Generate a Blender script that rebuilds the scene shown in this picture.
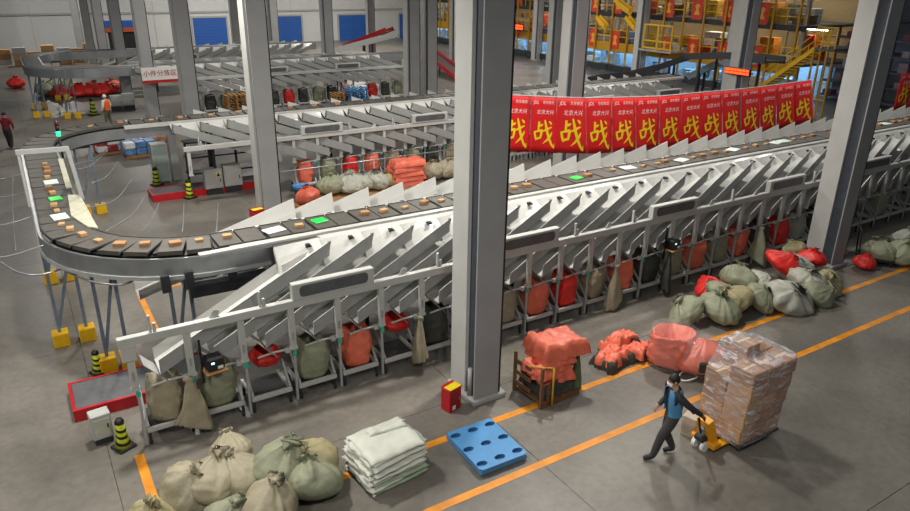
import bpy, bmesh, math, random
import numpy as np
from mathutils import Vector, Matrix, noise

for o in list(bpy.data.objects):
    bpy.data.objects.remove(o)
scene = bpy.context.scene
COL = scene.collection
PI = math.pi

# ------------------------------------------------------------------ camera
W, H = 910, 511
CX, CY = 455.0, 255.5
CAMH = 8.2
FPX = 702.26


def _camaxes():
    vv = np.array([429 - CX, 1995 - CY, FPX]); vv /= np.linalg.norm(vv)
    vr = np.array([1660 - CX, -10 - CY, FPX]); vr /= np.linalg.norm(vr)
    vr = vr - (vr @ vv) * vv; vr /= np.linalg.norm(vr)
    up = -vv
    yy = np.cross(up, vr)
    return np.array([vr, yy, up])


CM = _camaxes()


def ray(u, v):
    return CM @ np.array([u - CX, v - CY, FPX])


def gz(u, v, z=0.0):
    """pixel -> point on the horizontal plane z"""
    r = ray(u, v); t = (z - CAMH) / r[2]
    return (r[0] * t, r[1] * t, z)


def gy(u, v, y):
    """pixel -> point on the vertical plane y"""
    r = ray(u, v); t = y / r[1]
    return (r[0] * t, y, CAMH + r[2] * t)


def gx(u, v, x):
    r = ray(u, v); t = x / r[0]
    return (x, r[1] * t, CAMH + r[2] * t)


def clampy(p, y):
    """pull a floor point forward along the camera's line of sight so that it stays in front of y"""
    return p if p[1] <= y else (p[0] * y / p[1], y, p[2])


cam_data = bpy.data.cameras.new('camera')
cam_data.sensor_width = 36.0
cam_data.lens = FPX / W * 36.0
cam_data.clip_end = 400
cam = bpy.data.objects.new('camera', cam_data)
COL.objects.link(cam)
R3 = Matrix([[CM[i][0], -CM[i][1], -CM[i][2]] for i in range(3)])
cam.matrix_world = Matrix.Translation((0, 0, CAMH)) @ R3.to_4x4()
scene.camera = cam

# ------------------------------------------------------------------ world and lamps
scene.view_settings.view_transform = 'Standard'
scene.view_settings.look = 'None'
scene.view_settings.gamma = 1.0
scene.view_settings.use_curve_mapping = False
scene.view_settings.exposure = 0.0
world = bpy.data.worlds.new('hall_ambient')
scene.world = world
world.use_nodes = True
bg = world.node_tree.nodes['Background']
bg.inputs[0].default_value = (0.86, 0.93, 1.0, 1)
bg.inputs[1].default_value = 0.10


def lamp(x, y, z, power, size=0.7, col=(1.0, 0.95, 0.88), spread=PI):
    ld = bpy.data.lights.new('high_bay_light', 'AREA')
    ld.shape = 'DISK'; ld.size = size; ld.energy = power; ld.color = col; ld.spread = spread
    o = bpy.data.objects.new('high_bay_light', ld)
    o.location = (x, y, z)
    COL.objects.link(o)
    return o


# ceiling high-bay lamps: rows along the aisles, none over the dark bay at the near right
for (x, y, p) in [(10.5, 12.4, 720), (2.0, 13.6, 760), (-5.5, 15.0, 520), (-4.0, 5.0, 470), (3.5, 2.0, 460),
                  (18.5, 15.4, 380), (28.0, 15.5, 300),
                  (4.0, 23.0, 560), (13.5, 22.5, 640), (23.0, 23.0, 520), (33.0, 27.0, 420),
                  (0.0, 40.0, 480), (11.0, 40.0, 500), (24.0, 40.0, 560), (36.0, 40.0, 700),
                  (8.0, 55.0, 560), (22.0, 55.0, 700), (38.0, 52.0, 900),
                  (4.0, 76.0, 700), (20.0, 76.0, 1500), (34.0, 74.0, 1500)]:
    lamp(x, y, 9.4, p)

# ------------------------------------------------------------------ materials
MATS = {}


def lin(c):
    return c / 12.92 if c <= 0.04045 else ((c + 0.055) / 1.055) ** 2.4


def hexc(h):
    h = h.lstrip('#')
    return tuple(lin(int(h[i:i + 2], 16) / 255.0) for i in (0, 2, 4))


def mat(name, col, rough=0.6, metal=0.0, var=0.12, vscale=6.0, bump=0.0, bscale=40.0, emit=0.0,
        alpha=1.0, trans=0.0, coat=0.0):
    if name in MATS:
        return MATS[name]
    m = bpy.data.materials.new(name)
    m.use_nodes = True
    nt = m.node_tree; N = nt.nodes; L = nt.links
    b = N['Principled BSDF']
    c = hexc(col) if isinstance(col, str) else col
    b.inputs['Roughness'].default_value = rough
    b.inputs['Metallic'].default_value = metal
    if coat:
        b.inputs['Coat Weight'].default_value = coat
    tc = N.new('ShaderNodeTexCoord')
    if var > 0:
        n = N.new('ShaderNodeTexNoise'); n.inputs['Scale'].default_value = vscale
        n.inputs['Detail'].default_value = 5.0
        L.new(tc.outputs['Object'], n.inputs['Vector'])
        r = N.new('ShaderNodeValToRGB')
        r.color_ramp.elements[0].position = 0.3; r.color_ramp.elements[1].position = 0.7
        r.color_ramp.elements[0].color = tuple(max(0, x * (1 - var)) for x in c) + (1,)
        r.color_ramp.elements[1].color = tuple(min(1, x * (1 + var)) for x in c) + (1,)
        L.new(n.outputs['Fac'], r.inputs['Fac'])
        L.new(r.outputs['Color'], b.inputs['Base Color'])
    else:
        b.inputs['Base Color'].default_value = c + (1,)
    if bump > 0:
        n2 = N.new('ShaderNodeTexNoise'); n2.inputs['Scale'].default_value = bscale
        n2.inputs['Detail'].default_value = 6.0
        L.new(tc.outputs['Object'], n2.inputs['Vector'])
        bp = N.new('ShaderNodeBump'); bp.inputs['Strength'].default_value = bump
        bp.inputs['Distance'].default_value = 0.02
        L.new(n2.outputs['Fac'], bp.inputs['Height'])
        L.new(bp.outputs['Normal'], b.inputs['Normal'])
    if emit > 0:
        b.inputs['Emission Color'].default_value = c + (1,)
        b.inputs['Emission Strength'].default_value = emit
    if alpha < 1:
        b.inputs['Alpha'].default_value = alpha
    if trans > 0:
        b.inputs['Transmission Weight'].default_value = trans
    MATS[name] = m
    return m


def floor_mat():
    m = bpy.data.materials.new('polished_concrete'); m.use_nodes = True
    nt = m.node_tree; N = nt.nodes; L = nt.links; b = N['Principled BSDF']
    tc = N.new('ShaderNodeTexCoord')
    n1 = N.new('ShaderNodeTexNoise'); n1.inputs['Scale'].default_value = 0.45; n1.inputs['Detail'].default_value = 7
    n2 = N.new('ShaderNodeTexNoise'); n2.inputs['Scale'].default_value = 7.0; n2.inputs['Detail'].default_value = 6
    geo = N.new('ShaderNodeNewGeometry')
    L.new(geo.outputs['Position'], n1.inputs['Vector']); L.new(geo.outputs['Position'], n2.inputs['Vector'])
    r = N.new('ShaderNodeValToRGB')
    r.color_ramp.elements[0].position = 0.3; r.color_ramp.elements[1].position = 0.72
    r.color_ramp.elements[0].color = hexc('#625e57') + (1,); r.color_ramp.elements[1].color = hexc('#837e75') + (1,)
    L.new(n1.outputs['Fac'], r.inputs['Fac'])
    mx = N.new('ShaderNodeMixRGB'); mx.blend_type = 'MULTIPLY'; mx.inputs['Fac'].default_value = 0.35
    r2 = N.new('ShaderNodeValToRGB')
    r2.color_ramp.elements[0].color = (0.55, 0.55, 0.55, 1); r2.color_ramp.elements[1].color = (1, 1, 1, 1)
    r2.color_ramp.elements[0].position = 0.35; r2.color_ramp.elements[1].position = 0.6
    L.new(n2.outputs['Fac'], r2.inputs['Fac'])
    L.new(r.outputs['Color'], mx.inputs['Color1']); L.new(r2.outputs['Color'], mx.inputs['Color2'])
    L.new(mx.outputs['Color'], b.inputs['Base Color'])
    mr = N.new('ShaderNodeMapRange'); mr.inputs['To Min'].default_value = 0.33; mr.inputs['To Max'].default_value = 0.5
    L.new(n1.outputs['Fac'], mr.inputs['Value']); L.new(mr.outputs['Result'], b.inputs['Roughness'])
    return m


M_FLOOR = floor_mat()
M_JOINT = mat('joint_filler', '#53514d', 0.8)
M_LINE = mat('orange_floor_paint', '#d98a1c', 0.5, var=0.2, vscale=3)
M_WHITE = mat('white_painted_steel', '#b4b5b1', 0.38, var=0.05, vscale=3)
M_SLIDE = mat('glossy_slide_sheet', '#bfbfbb', 0.25, var=0.04, vscale=2)
M_WALLGREY = mat('chute_shade_and_trim_grey', '#959795', 0.45, var=0.06)  # outer chute walls' shade put into the colour; end flanges share this grey
M_GREYST = mat('grey_painted_steel', '#a3a5a3', 0.45, var=0.06)
M_COLFRONT = mat('column_shaded_front', '#979898', 0.55, var=0.07, vscale=1.2)  # darker grey carries the shade on the front flange
M_COLUMN = mat('column_lit_back', '#bbbcb8', 0.55, var=0.07, vscale=1.2)  # lighter tone of the same column, for its better-lit back section
M_DARKST = mat('dark_steel', '#34373b', 0.5, metal=0.3, var=0.15)
M_SILVER = mat('galvanised_steel', '#9fa3a6', 0.35, metal=0.7, var=0.12, vscale=2)
M_BLUEGREY = mat('blue_grey_leg_paint', '#6d7c8c', 0.5, var=0.1)
M_BELT = mat('black_tray_belt', '#4a4741', 0.55, var=0.15, vscale=4)
M_BLACK = mat('black_plastic', '#17181a', 0.5, var=0.1)
M_DISPLAY = mat('dark_display_glass', '#55585a', 0.3, var=0.2, vscale=4)
M_YELLOW = mat('safety_yellow', '#e8b60c', 0.5, var=0.08)
M_RED = mat('red_paint', '#b3131f', 0.45, var=0.1)
M_SACK = mat('beige_woven_sack', '#9a927a', 0.55, var=0.14, vscale=5, bump=0.8, bscale=9)
M_SACK2 = mat('grey_green_woven_sack', '#8c9077', 0.55, var=0.14, vscale=5, bump=0.8, bscale=9)
M_SACK3 = mat('pale_grey_woven_sack', '#a9aa9d', 0.5, var=0.14, vscale=5, bump=0.8, bscale=9)
M_SACKY = mat('straw_woven_sack', '#9f9670', 0.55, var=0.14, vscale=5, bump=0.8, bscale=9)
M_ORANGE = mat('coral_sack_cloth', '#df6e54', 0.45, var=0.14, vscale=5, bump=0.7, bscale=9)
M_REDSACK = mat('red_sack_cloth', '#dd2f27', 0.45, var=0.14, vscale=5, bump=0.7, bscale=9)
M_TEAL = mat('teal_strap', '#27b59b', 0.5)
M_CARD = mat('brown_cardboard', '#a37a52', 0.75, var=0.12, vscale=4)
M_CARD2 = mat('pale_cardboard', '#bb9468', 0.75, var=0.12, vscale=4)
M_WOOD = mat('pallet_wood', '#a97f4f', 0.7, var=0.2, vscale=6)
M_BLUEPL = mat('blue_plastic', '#4a8abf', 0.45, var=0.08, vscale=3)
M_BLUEDK = mat('blue_shade_plastic', '#2b5c8c', 0.5, var=0.08)
M_WALLW = mat('painted_wall_panel', '#c7c9c8', 0.7, var=0.05, vscale=0.4)
M_DOORB = mat('blue_roller_door', '#2459a8', 0.5, var=0.06, vscale=1)
M_GREEN = mat('bright_green_film', '#18d24a', 0.35, var=0.1, emit=0.0)
M_PAPER = mat('white_paper', '#e0e2df', 0.6, var=0.03)
M_BANNER = mat('red_banner_cloth', '#d8161c', 0.55, var=0.07, vscale=1.5)
M_CHARY = mat('yellow_banner_ink', '#f1d315', 0.5, var=0.0)
M_CHARW = mat('white_banner_ink', '#f1e8e6', 0.5, var=0.0)


# ------------------------------------------------------------------ mesh helpers
class MB:
    def __init__(self):
        self.v = []; self.f = []

    def add(self, vs, fs):
        o = len(self.v)
        self.v += [tuple(map(float, p)) for p in vs]
        self.f += [tuple(i + o for i in q) for q in fs]
        return self

    def box(self, x0, x1, y0, y1, z0, z1):
        vs = [(x0, y0, z0), (x1, y0, z0), (x1, y1, z0), (x0, y1, z0), (x0, y0, z1), (x1, y0, z1), (x1, y1, z1), (x0, y1, z1)]
        return self.add(vs, [(3, 2, 1, 0), (4, 5, 6, 7), (0, 1, 5, 4), (1, 2, 6, 5), (2, 3, 7, 6), (3, 0, 4, 7)])

    def bbox(self, x0, x1, y0, y1, z0, z1, b=0.01):
        """chamfered box"""
        b = min(b, (x1 - x0) * .45, (y1 - y0) * .45, (z1 - z0) * .45)
        bm = bmesh.new()
        bmesh.ops.create_cube(bm, size=1.0)
        for v in bm.verts:
            v.co = Vector(((x0 + x1) / 2 + v.co.x * (x1 - x0), (y0 + y1) / 2 + v.co.y * (y1 - y0), (z0 + z1) / 2 + v.co.z * (z1 - z0)))
        bmesh.ops.bevel(bm, geom=bm.edges[:], offset=b, segments=1, affect='EDGES', profile=0.5)
        bm.verts.index_update()
        self.add([v.co[:] for v in bm.verts], [[v.index for v in f.verts] for f in bm.faces])
        bm.free()
        return self

    def bar(self, p, q, w, h=None, up=(0, 0, 1)):
        """oriented box from p to q; w across (horizontal), h along up"""
        h = h or w
        p = Vector(p); q = Vector(q); d = (q - p)
        if d.length < 1e-6:
            return self
        d.normalize(); u = Vector(up)
        if abs(d.dot(u)) > 0.98:
            u = Vector((0, 1, 0))
        s = d.cross(u).normalized(); u = s.cross(d).normalized()
        vs = []
        for e in (p, q):
            for a, b in ((-1, -1), (1, -1), (1, 1), (-1, 1)):
                vs.append(e + s * (a * w / 2) + u * (b * h / 2))
        return self.add(vs, [(3, 2, 1, 0), (4, 5, 6, 7), (0, 1, 5, 4), (1, 2, 6, 5), (2, 3, 7, 6), (3, 0, 4, 7)])

    def tube(self, pts, r, n=8, cap=True):
        pts = [Vector(p) for p in pts]
        rs = r if isinstance(r, (list, tuple)) else [r] * len(pts)
        rings = []; prev = None
        for i, p in enumerate(pts):
            d = (pts[min(i + 1, len(pts) - 1)] - pts[max(i - 1, 0)])
            d.normalize()
            if prev is None:
                a = Vector((0, 0, 1)) if abs(d.z) < 0.9 else Vector((1, 0, 0))
                s = d.cross(a).normalized()
            else:
                s = (prev - d * prev.dot(d)).normalized()
            prev = s; t = d.cross(s)
            rings.append([p + (s * math.cos(2 * PI * k / n) + t * math.sin(2 * PI * k / n)) * rs[i] for k in range(n)])
        o = []
        for rg in rings: o += rg
        fs = []
        for i in range(len(pts) - 1):
            for k in range(n):
                a = i * n + k; b = i * n + (k + 1) % n
                fs.append((a, b, b + n, a + n))
        if cap:
            fs.append(tuple(range(n - 1, -1, -1))); fs.append(tuple((len(pts) - 1) * n + k for k in range(n)))
        return self.add(o, fs)

    def lathe(self, prof, n=16, c=(0, 0, 0)):
        o = []; fs = []
        for r, z in prof:
            for k in range(n):
                a = 2 * PI * k / n
                o.append((c[0] + r * math.cos(a), c[1] + r * math.sin(a), c[2] + z))
        for i in range(len(prof) - 1):
            for k in range(n):
                a = i * n + k; b = i * n + (k + 1) % n
                fs.append((a, b, b + n, a + n))
        fs.append(tuple(range(n - 1, -1, -1))); fs.append(tuple((len(prof) - 1) * n + k for k in range(n)))
        return self.add(o, fs)

    def prism(self, poly, z0, z1):
        n = len(poly)
        vs = [(x, y, z0) for x, y in poly] + [(x, y, z1) for x, y in poly]
        fs = [tuple(range(n - 1, -1, -1)), tuple(range(n, 2 * n))]
        fs += [(i, (i + 1) % n, n + (i + 1) % n, n + i) for i in range(n)]
        return self.add(vs, fs)

    def grid(self, P):
        """P: list of rows of points"""
        nr = len(P); nc = len(P[0])
        vs = [p for r in P for p in r]
        fs = [(i * nc + j, i * nc + j + 1, (i + 1) * nc + j + 1, (i + 1) * nc + j) for i in range(nr - 1) for j in range(nc - 1)]
        return self.add(vs, fs)

    def xf(self, M):
        self.v = [tuple(M @ Vector(p)) for p in self.v]
        return self

    def mesh(self, name, m, smooth=False):
        me = bpy.data.meshes.new(name)
        me.from_pydata(self.v, [], self.f)
        bm = bmesh.new(); bm.from_mesh(me)
        bmesh.ops.recalc_face_normals(bm, faces=bm.faces[:])
        bm.to_mesh(me); bm.free()
        if smooth:
            me.polygons.foreach_set('use_smooth', [True] * len(me.polygons))
        if m: me.materials.append(m)
        me.update()
        return me

    def build(self, name, m, parent=None, smooth=False, loc=(0, 0, 0), rotz=0.0, origin=None):
        if origin is not None:
            self.v = [(p[0] - origin[0], p[1] - origin[1], p[2] - origin[2]) for p in self.v]
            loc = origin
        return link(name, self.mesh(name, m, smooth), parent, loc, rotz)


def link(name, me, parent=None, loc=(0, 0, 0), rotz=0.0):
    o = bpy.data.objects.new(name, me)
    COL.objects.link(o)
    o.location = loc; o.rotation_euler = (0, 0, rotz)
    if parent is not None: o.parent = parent
    return o


def tag(o, label, cat, group=None):
    o['label'] = label; o['category'] = cat
    if group: o['group'] = group
    return o


def thing(name, label, cat, loc=(0, 0, 0), rotz=0.0, group=None):
    o = bpy.data.objects.new(name, None)
    COL.objects.link(o)
    o.location = loc; o.rotation_euler = (0, 0, rotz); o.empty_display_size = 0.2
    return tag(o, label, cat, group)


def dup(root, loc=None, rotz=None, label=None):
    r = root.copy(); COL.objects.link(r)
    if loc is not None: r.location = loc
    if rotz is not None: r.rotation_euler = (0, 0, rotz)
    if label: r['label'] = label
    for ch in list(root.children):
        c = ch.copy(); COL.objects.link(c); c.parent = r
        for g in list(ch.children):
            d = g.copy(); COL.objects.link(d); d.parent = c
    return r


def struct(o):
    o['kind'] = 'structure'
    return o


ORD = ['first', 'second', 'third', 'fourth', 'fifth', 'sixth', 'seventh', 'eighth', 'ninth', 'tenth', 'eleventh', 'twelfth',
       'thirteenth', 'fourteenth', 'fifteenth', 'sixteenth', 'seventeenth', 'eighteenth', 'nineteenth', 'twentieth']


def nth(i):
    if i < 20: return ORD[i]
    tens = {2: 'twenty', 3: 'thirty', 4: 'forty', 5: 'fifty', 6: 'sixty'}[(i + 1) // 10]
    u = (i + 1) % 10
    return tens + '-' + ORD[u - 1] if u else {2: 'twentieth', 3: 'thirtieth', 4: 'fortieth', 5: 'fiftieth', 6: 'sixtieth'}[(i + 1) // 10]


def fbm(p, s=1.0, seed=0.0):
    q = Vector((p[0] * s + seed * 7.3, p[1] * s - seed * 3.1, p[2] * s + seed * 1.7))
    return noise.noise(q) + 0.5 * noise.noise(q * 2.1) + 0.25 * noise.noise(q * 4.3)


def text_mesh(body, size, m, extrude=0.0, shear=0.0, offset=0.0, space=1.0):
    cu = bpy.data.curves.new('lettering', 'FONT')
    cu.body = body; cu.size = size; cu.align_x = 'CENTER'; cu.align_y = 'CENTER'
    cu.extrude = extrude; cu.shear = shear; cu.offset = offset; cu.space_character = space
    cu.resolution_u = 2
    o = bpy.data.objects.new('lettering', cu); COL.objects.link(o)
    dg = bpy.context.evaluated_depsgraph_get()
    me = bpy.data.meshes.new_from_object(o.evaluated_get(dg))
    bpy.data.objects.remove(o)
    me.materials.clear(); me.materials.append(m)
    return me


# text is laid out in x/y; stand it up to face -y
STAND = Matrix.Rotation(PI / 2, 4, 'X')
# ================================================================== SETTING
# floor: concrete slabs with saw-cut joints
floor = struct(MB().box(-30, 75, -4, 95, -0.06, -0.02).build('floor', M_JOINT))
SX, SY = 6.6, 6.25
slab_me = MB().bbox(-SX / 2 + .004, SX / 2 - .004, -SY / 2 + .004, SY / 2 - .004, -0.019, 0.0, 0.004).mesh('slab', M_FLOOR)
for i in range(-5, 11):
    for j in range(-1, 15):
        link('slab', slab_me, floor, (6.9 + (i + .5) * SX, 10.4 + (j - .5) * SY, 0))

# painted floor lines
def line(n, p, q, w=0.14):
    return struct(MB().bar((p[0], p[1], 0.002), (q[0], q[1], 0.002), w, 0.004).build('trim_%d' % n, M_LINE))
line(1, (3.45, 9.4), (27, 9.4), 0.16)
line(2, (4.2, 7.88), (34, 7.88), 0.16)
line(3, (0.76, 11.85), (0.76, 9.3), 0.16)
a = gz(139, 300); b_ = gz(182, 289)
line(4, (a[0], 19.2), (3.6, 19.2), 0.14)
line(5, (a[0] + .07, 19.2), (a[0] + .07, 16.2), 0.14)
line(6, gz(290, 202), gz(302, 207), 0.14)

# back wall with roller doors
WY = 86.0
bw = struct(MB().box(-40, 75, WY, WY + 0.3, 0, 14).build('wall_back', M_WALLW))
pm = MB().bbox(-1.94, 1.94, -0.05, 0, 0, 6.9, 0.02).mesh('panel', M_WALLW)
for k in range(-8, 14):
    for r in range(2):
        link('panel', pm, bw, (k * 3.9 + 1.2, WY, r * 7.0))
MB().box(-40, 75, WY - .22, WY - .05, 3.55, 3.75).build('ledge', M_GREYST, bw)
def roller(n, x0, x1, zt, m=M_DOORB, z0=0):
    d = struct(MB().box(x0, x1, WY - .12, WY - .06, z0, zt).build('door_%d' % n, m))
    k = int((zt - z0) / .32)
    sl = MB().bbox(x0 + .03, x1 - .03, -.04, 0, 0, .29, .02).mesh('slat', m)
    for i in range(k):
        link('slat', sl, d, (0, WY - .12, z0 + .02 + i * .32))
    fr = MB().box(x0 - .18, x0, -.2, 0, 0, zt + .2).box(x1, x1 + .18, -.2, 0, 0, zt + .2).box(x0, x1, -.2, 0, zt, zt + .2)
    fr.build('door_frame', M_GREYST, d, loc=(0, WY, 0))
    return d
for i, (x0, x1) in enumerate([(18.9, 22.6), (27.6, 31.6), (36.5, 40.2), (45, 48.7), (54, 57.6)]):
    roller(i + 1, x0, x1, 3.0)
# open dock with a dark interior, blue header and orange leveller
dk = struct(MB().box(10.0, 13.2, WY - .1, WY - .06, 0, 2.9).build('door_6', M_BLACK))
MB().box(9.8, 13.4, WY - .3, WY - .1, 2.2, 2.9).build('door_header', M_DOORB, dk)
MB().box(9.8, 13.4, WY - .4, WY - .1, 1.75, 2.2).build('dock_shelter', mat('rust_orange', '#b4512a', .7), dk)
MB().box(9.8, 10.0, WY - .3, WY - .1, 0, 1.75).box(13.2, 13.4, WY - .3, WY - .1, 0, 1.75).build('door_frame', M_GREYST, dk)

# right-hand end wall
struct(MB().box(70, 70.3, -4, 95, 0, 14).build('wall_right', mat('end_wall_panel', '#8c8f96', .7)))

# steel columns: front flange, recessed web, wide back section, on a plinth
def column(x, y, label, h=10.5):
    t = thing('steel_column', label, 'column', (x, y, 0), 0)
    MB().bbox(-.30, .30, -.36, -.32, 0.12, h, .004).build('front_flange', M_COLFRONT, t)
    MB().box(.30, .34, -.36, -.2, 0.12, h).build('shade_strip', M_BLACK, t)  # black strip added for the shade along the right edge
    MB().box(-.22, .10, -.32, 0.0, 0.12, h).build('web', mat('column_web_shade', '#3c424b', .6), t)  # shade of the recess put into the dark web colour
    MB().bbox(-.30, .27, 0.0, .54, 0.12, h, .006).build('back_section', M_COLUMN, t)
    MB().bbox(-.36, .46, -.44, .60, 0, .12, .02).build('plinth', M_GREYST, t)
    return t
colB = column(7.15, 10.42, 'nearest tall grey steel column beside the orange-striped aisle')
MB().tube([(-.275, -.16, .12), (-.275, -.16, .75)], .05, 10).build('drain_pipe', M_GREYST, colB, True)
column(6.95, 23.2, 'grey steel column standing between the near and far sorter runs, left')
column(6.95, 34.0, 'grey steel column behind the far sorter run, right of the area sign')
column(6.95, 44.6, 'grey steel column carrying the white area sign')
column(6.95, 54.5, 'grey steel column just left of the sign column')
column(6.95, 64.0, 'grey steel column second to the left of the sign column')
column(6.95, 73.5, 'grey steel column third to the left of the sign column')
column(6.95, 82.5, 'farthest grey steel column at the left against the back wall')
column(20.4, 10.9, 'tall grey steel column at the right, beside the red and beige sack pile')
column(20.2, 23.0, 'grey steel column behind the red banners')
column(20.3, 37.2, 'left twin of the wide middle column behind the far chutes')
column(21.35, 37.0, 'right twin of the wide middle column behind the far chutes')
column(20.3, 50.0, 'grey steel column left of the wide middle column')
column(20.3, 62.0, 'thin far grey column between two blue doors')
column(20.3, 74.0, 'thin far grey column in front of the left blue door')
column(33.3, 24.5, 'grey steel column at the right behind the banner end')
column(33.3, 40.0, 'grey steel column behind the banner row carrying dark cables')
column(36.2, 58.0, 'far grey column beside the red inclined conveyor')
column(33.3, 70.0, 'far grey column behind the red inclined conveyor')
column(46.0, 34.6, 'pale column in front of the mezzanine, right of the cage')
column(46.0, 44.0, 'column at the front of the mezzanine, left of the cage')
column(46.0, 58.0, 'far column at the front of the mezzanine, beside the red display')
# ================================================================== SORTERS
BW = 0.85          # belt width
ZB = 3.0           # belt height


def arc(cx, cy, r, a0, a1, n=10):
    return [(cx + r * math.cos(a0 + (a1 - a0) * i / n), cy + r * math.sin(a0 + (a1 - a0) * i / n)) for i in range(n + 1)]


def resample(path, step, start=0.0):
    """points and headings along a polyline at equal spacing"""
    out = []; acc = 0.0; nxt = start
    for i in range(len(path) - 1):
        a = Vector(path[i]); b = Vector(path[i + 1]); L = (b - a).length
        while nxt <= acc + L and L > 0:
            p = a + (b - a) * ((nxt - acc) / L)
            out.append((p.x, p.y, math.atan2(b.y - a.y, b.x - a.x), nxt)); nxt += step
        acc += L
    return out


def offset(path, d):
    out = []
    for i, p in enumerate(path):
        a = Vector(path[max(0, i - 1)]); b = Vector(path[min(len(path) - 1, i + 1)])
        t = (b - a).normalized(); n = Vector((-t.y, t.x))
        out.append((p[0] + n.x * d, p[1] + n.y * d))
    return out


def sweep(path, d0, d1, z0, z1):
    A = offset(path, d0); B = offset(path, d1)
    mb = MB(); rows = []
    n = len(path); vs = []; fs = []
    for a, b in zip(A, B):
        vs += [(a[0], a[1], z0), (b[0], b[1], z0), (b[0], b[1], z1), (a[0], a[1], z1)]
    for i in range(n - 1):
        for k in range(4):
            fs.append((i * 4 + k, i * 4 + (k + 1) % 4, i * 4 + 4 + (k + 1) % 4, i * 4 + 4 + k))
    fs += [(3, 2, 1, 0), (n * 4 - 4, n * 4 - 3, n * 4 - 2, n * 4 - 1)]
    return mb.add(vs, fs)


tray_me = MB().bbox(-.235, .235, -BW / 2 + .02, BW / 2 - .02, -.05, 0.0, .008) \
    .box(-.235, .235, -BW / 2, -BW / 2 + .02, -.07, .015).box(-.235, .235, BW / 2 - .02, BW / 2, -.07, .015) \
    .box(.205, .215, -.05, .0, 0.0, .004).mesh('tray', M_BELT)
link_me = MB().box(-.05, .05, -BW / 2 + .1, BW / 2 - .1, -.1, -.055).mesh('tray_link', M_BLACK)


def chute_mesh(side, dx, tall=.30):
    """scoop chute. origin at belt edge (x = upper corner); side=-1 drops towards -y; dx = run direction"""
    P = []
    T = [0, .12, .3, .5, .75, .96, 1.0, 1.25, 1.8, 2.6, 3.1, 3.62]
    for t in T:
        zf = 2.74 - .37 * t
        out = .74 + .2 * t
        if t <= .96:
            k = t / .96
            row = [(.02, 2.93), (.12, 2.90 - .03 * k), (.26, 2.84 - .16 * k), (.44, zf + .015), (out - .06, zf - .005), (out - .014, zf + .008), (out - .007, zf + .15), (out + (tall - .30) * .4, zf + tall)]
        else:
            inn = out - .62
            row = [(inn, zf + .24), (inn + .005, zf + .12), (inn + .02, zf + .02), (inn + .2, zf), (out - .06, zf - .005), (out - .014, zf + .008), (out - .007, zf + .15), (out + (tall - .30) * .4, zf + tall)]
        P.append([(dx * t, side * d, z) for d, z in row])
    vs = []; fs = []
    nc = len(P[0])
    # a shell 1.5 cm thick, given by a second offset sheet below it
    for r in P: vs += r
    n = len(vs)
    for r in P:
        for j, p in enumerate(r):
            o = (0, 0, -.018) if j < 5 else (0, side * .018, -.018) if j == 5 else (0, side * .018, -.006 if j < 7 else 0)
            vs.append((p[0], p[1] + o[1], p[2] + o[2]))
    nr = len(P)
    for i in range(nr - 1):
        for j in range(nc - 1):
            a = i * nc + j
            fs.append((a, a + 1, a + nc + 1, a + nc)); fs.append((n + a, n + a + nc, n + a + nc + 1, n + a + 1))
    for i in range(nr - 1):
        for j in (0, nc - 1):
            a = i * nc + j; fs.append((a, a + nc, n + a + nc, n + a))
    for j in range(nc - 1):
        for i in (0, nr - 1):
            a = i * nc + j; fs.append((a, a + 1, n + a + 1, n + a))
    me = MB().add(vs, fs).mesh('chute', M_SLIDE, False)
    # outer sheet carries its shade as a darker grey, the inside stays light
    me.materials.append(M_WALLGREY)
    for f in me.polygons:
        if all(i >= n for i in f.vertices): f.material_index = 1
    return me


CHUTES = {(s, d, lo): chute_mesh(s, d, .30 if (s < 0 or lo) else .46) for s in (-1, 1) for d in (-1, 1) for lo in (False, True)}
# grey angle strip down the upper end of every chute wall
FLANGE = {(s, d): MB().bar((-d * .01, s * .745, 3.05), (-d * .01, s * .60, 2.72), .07, .03, (0, 1, 0)).mesh('end_flange', M_WALLGREY) for s in (-1, 1) for d in (-1, 1)}
stop_me = MB().box(-.03, .06, -.05, .05, 2.93, 2.985).add([(-.07, -.08, 2.94), (.07, -.08, 2.94), (0, .02, 2.94), (-.07, -.08, 2.97), (.07, -.08, 2.97), (0, .02, 2.97)],
                 [(0, 1, 2), (5, 4, 3), (0, 3, 4, 1), (1, 4, 5, 2), (2, 5, 3, 0)]).mesh('corner_clip', M_BLACK)
post_me = MB().bbox(-.062, .062, -.04, .04, 1.3, 2.14, .006).box(-.075, .075, -.05, .05, 1.24, 1.30).mesh('rail_post', M_WHITE)
bolt_me = MB().box(-.02, .02, -.045, -.036, 1.45, 1.62).mesh('adjuster_plate', M_SILVER)
stud_me = MB().bbox(-.045, -.005, -.03, .03, 2.3, 2.62, .005).bbox(.02, .07, -.03, .03, 2.3, 2.46, .005).mesh('rail_stud', M_WHITE)
lug_me = MB().add([(-.08, 0, 2.30), (.10, 0, 2.30), (.12, 0, 2.43), (.02, 0, 2.45), (-.08, .02, 2.30), (.10, .02, 2.30), (.12, .02, 2.43), (.02, .02, 2.45)],
                  [(0, 1, 2, 3), (7, 6, 5, 4), (0, 4, 5, 1), (1, 5, 6, 2), (2, 6, 7, 3), (3, 7, 4, 0)]).mesh('rail_lug', M_WHITE)
panel_me = MB().bbox(0, 1.72, -.09, .07, 2.30, 2.64, .012).mesh('display_panel', M_WHITE)


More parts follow.
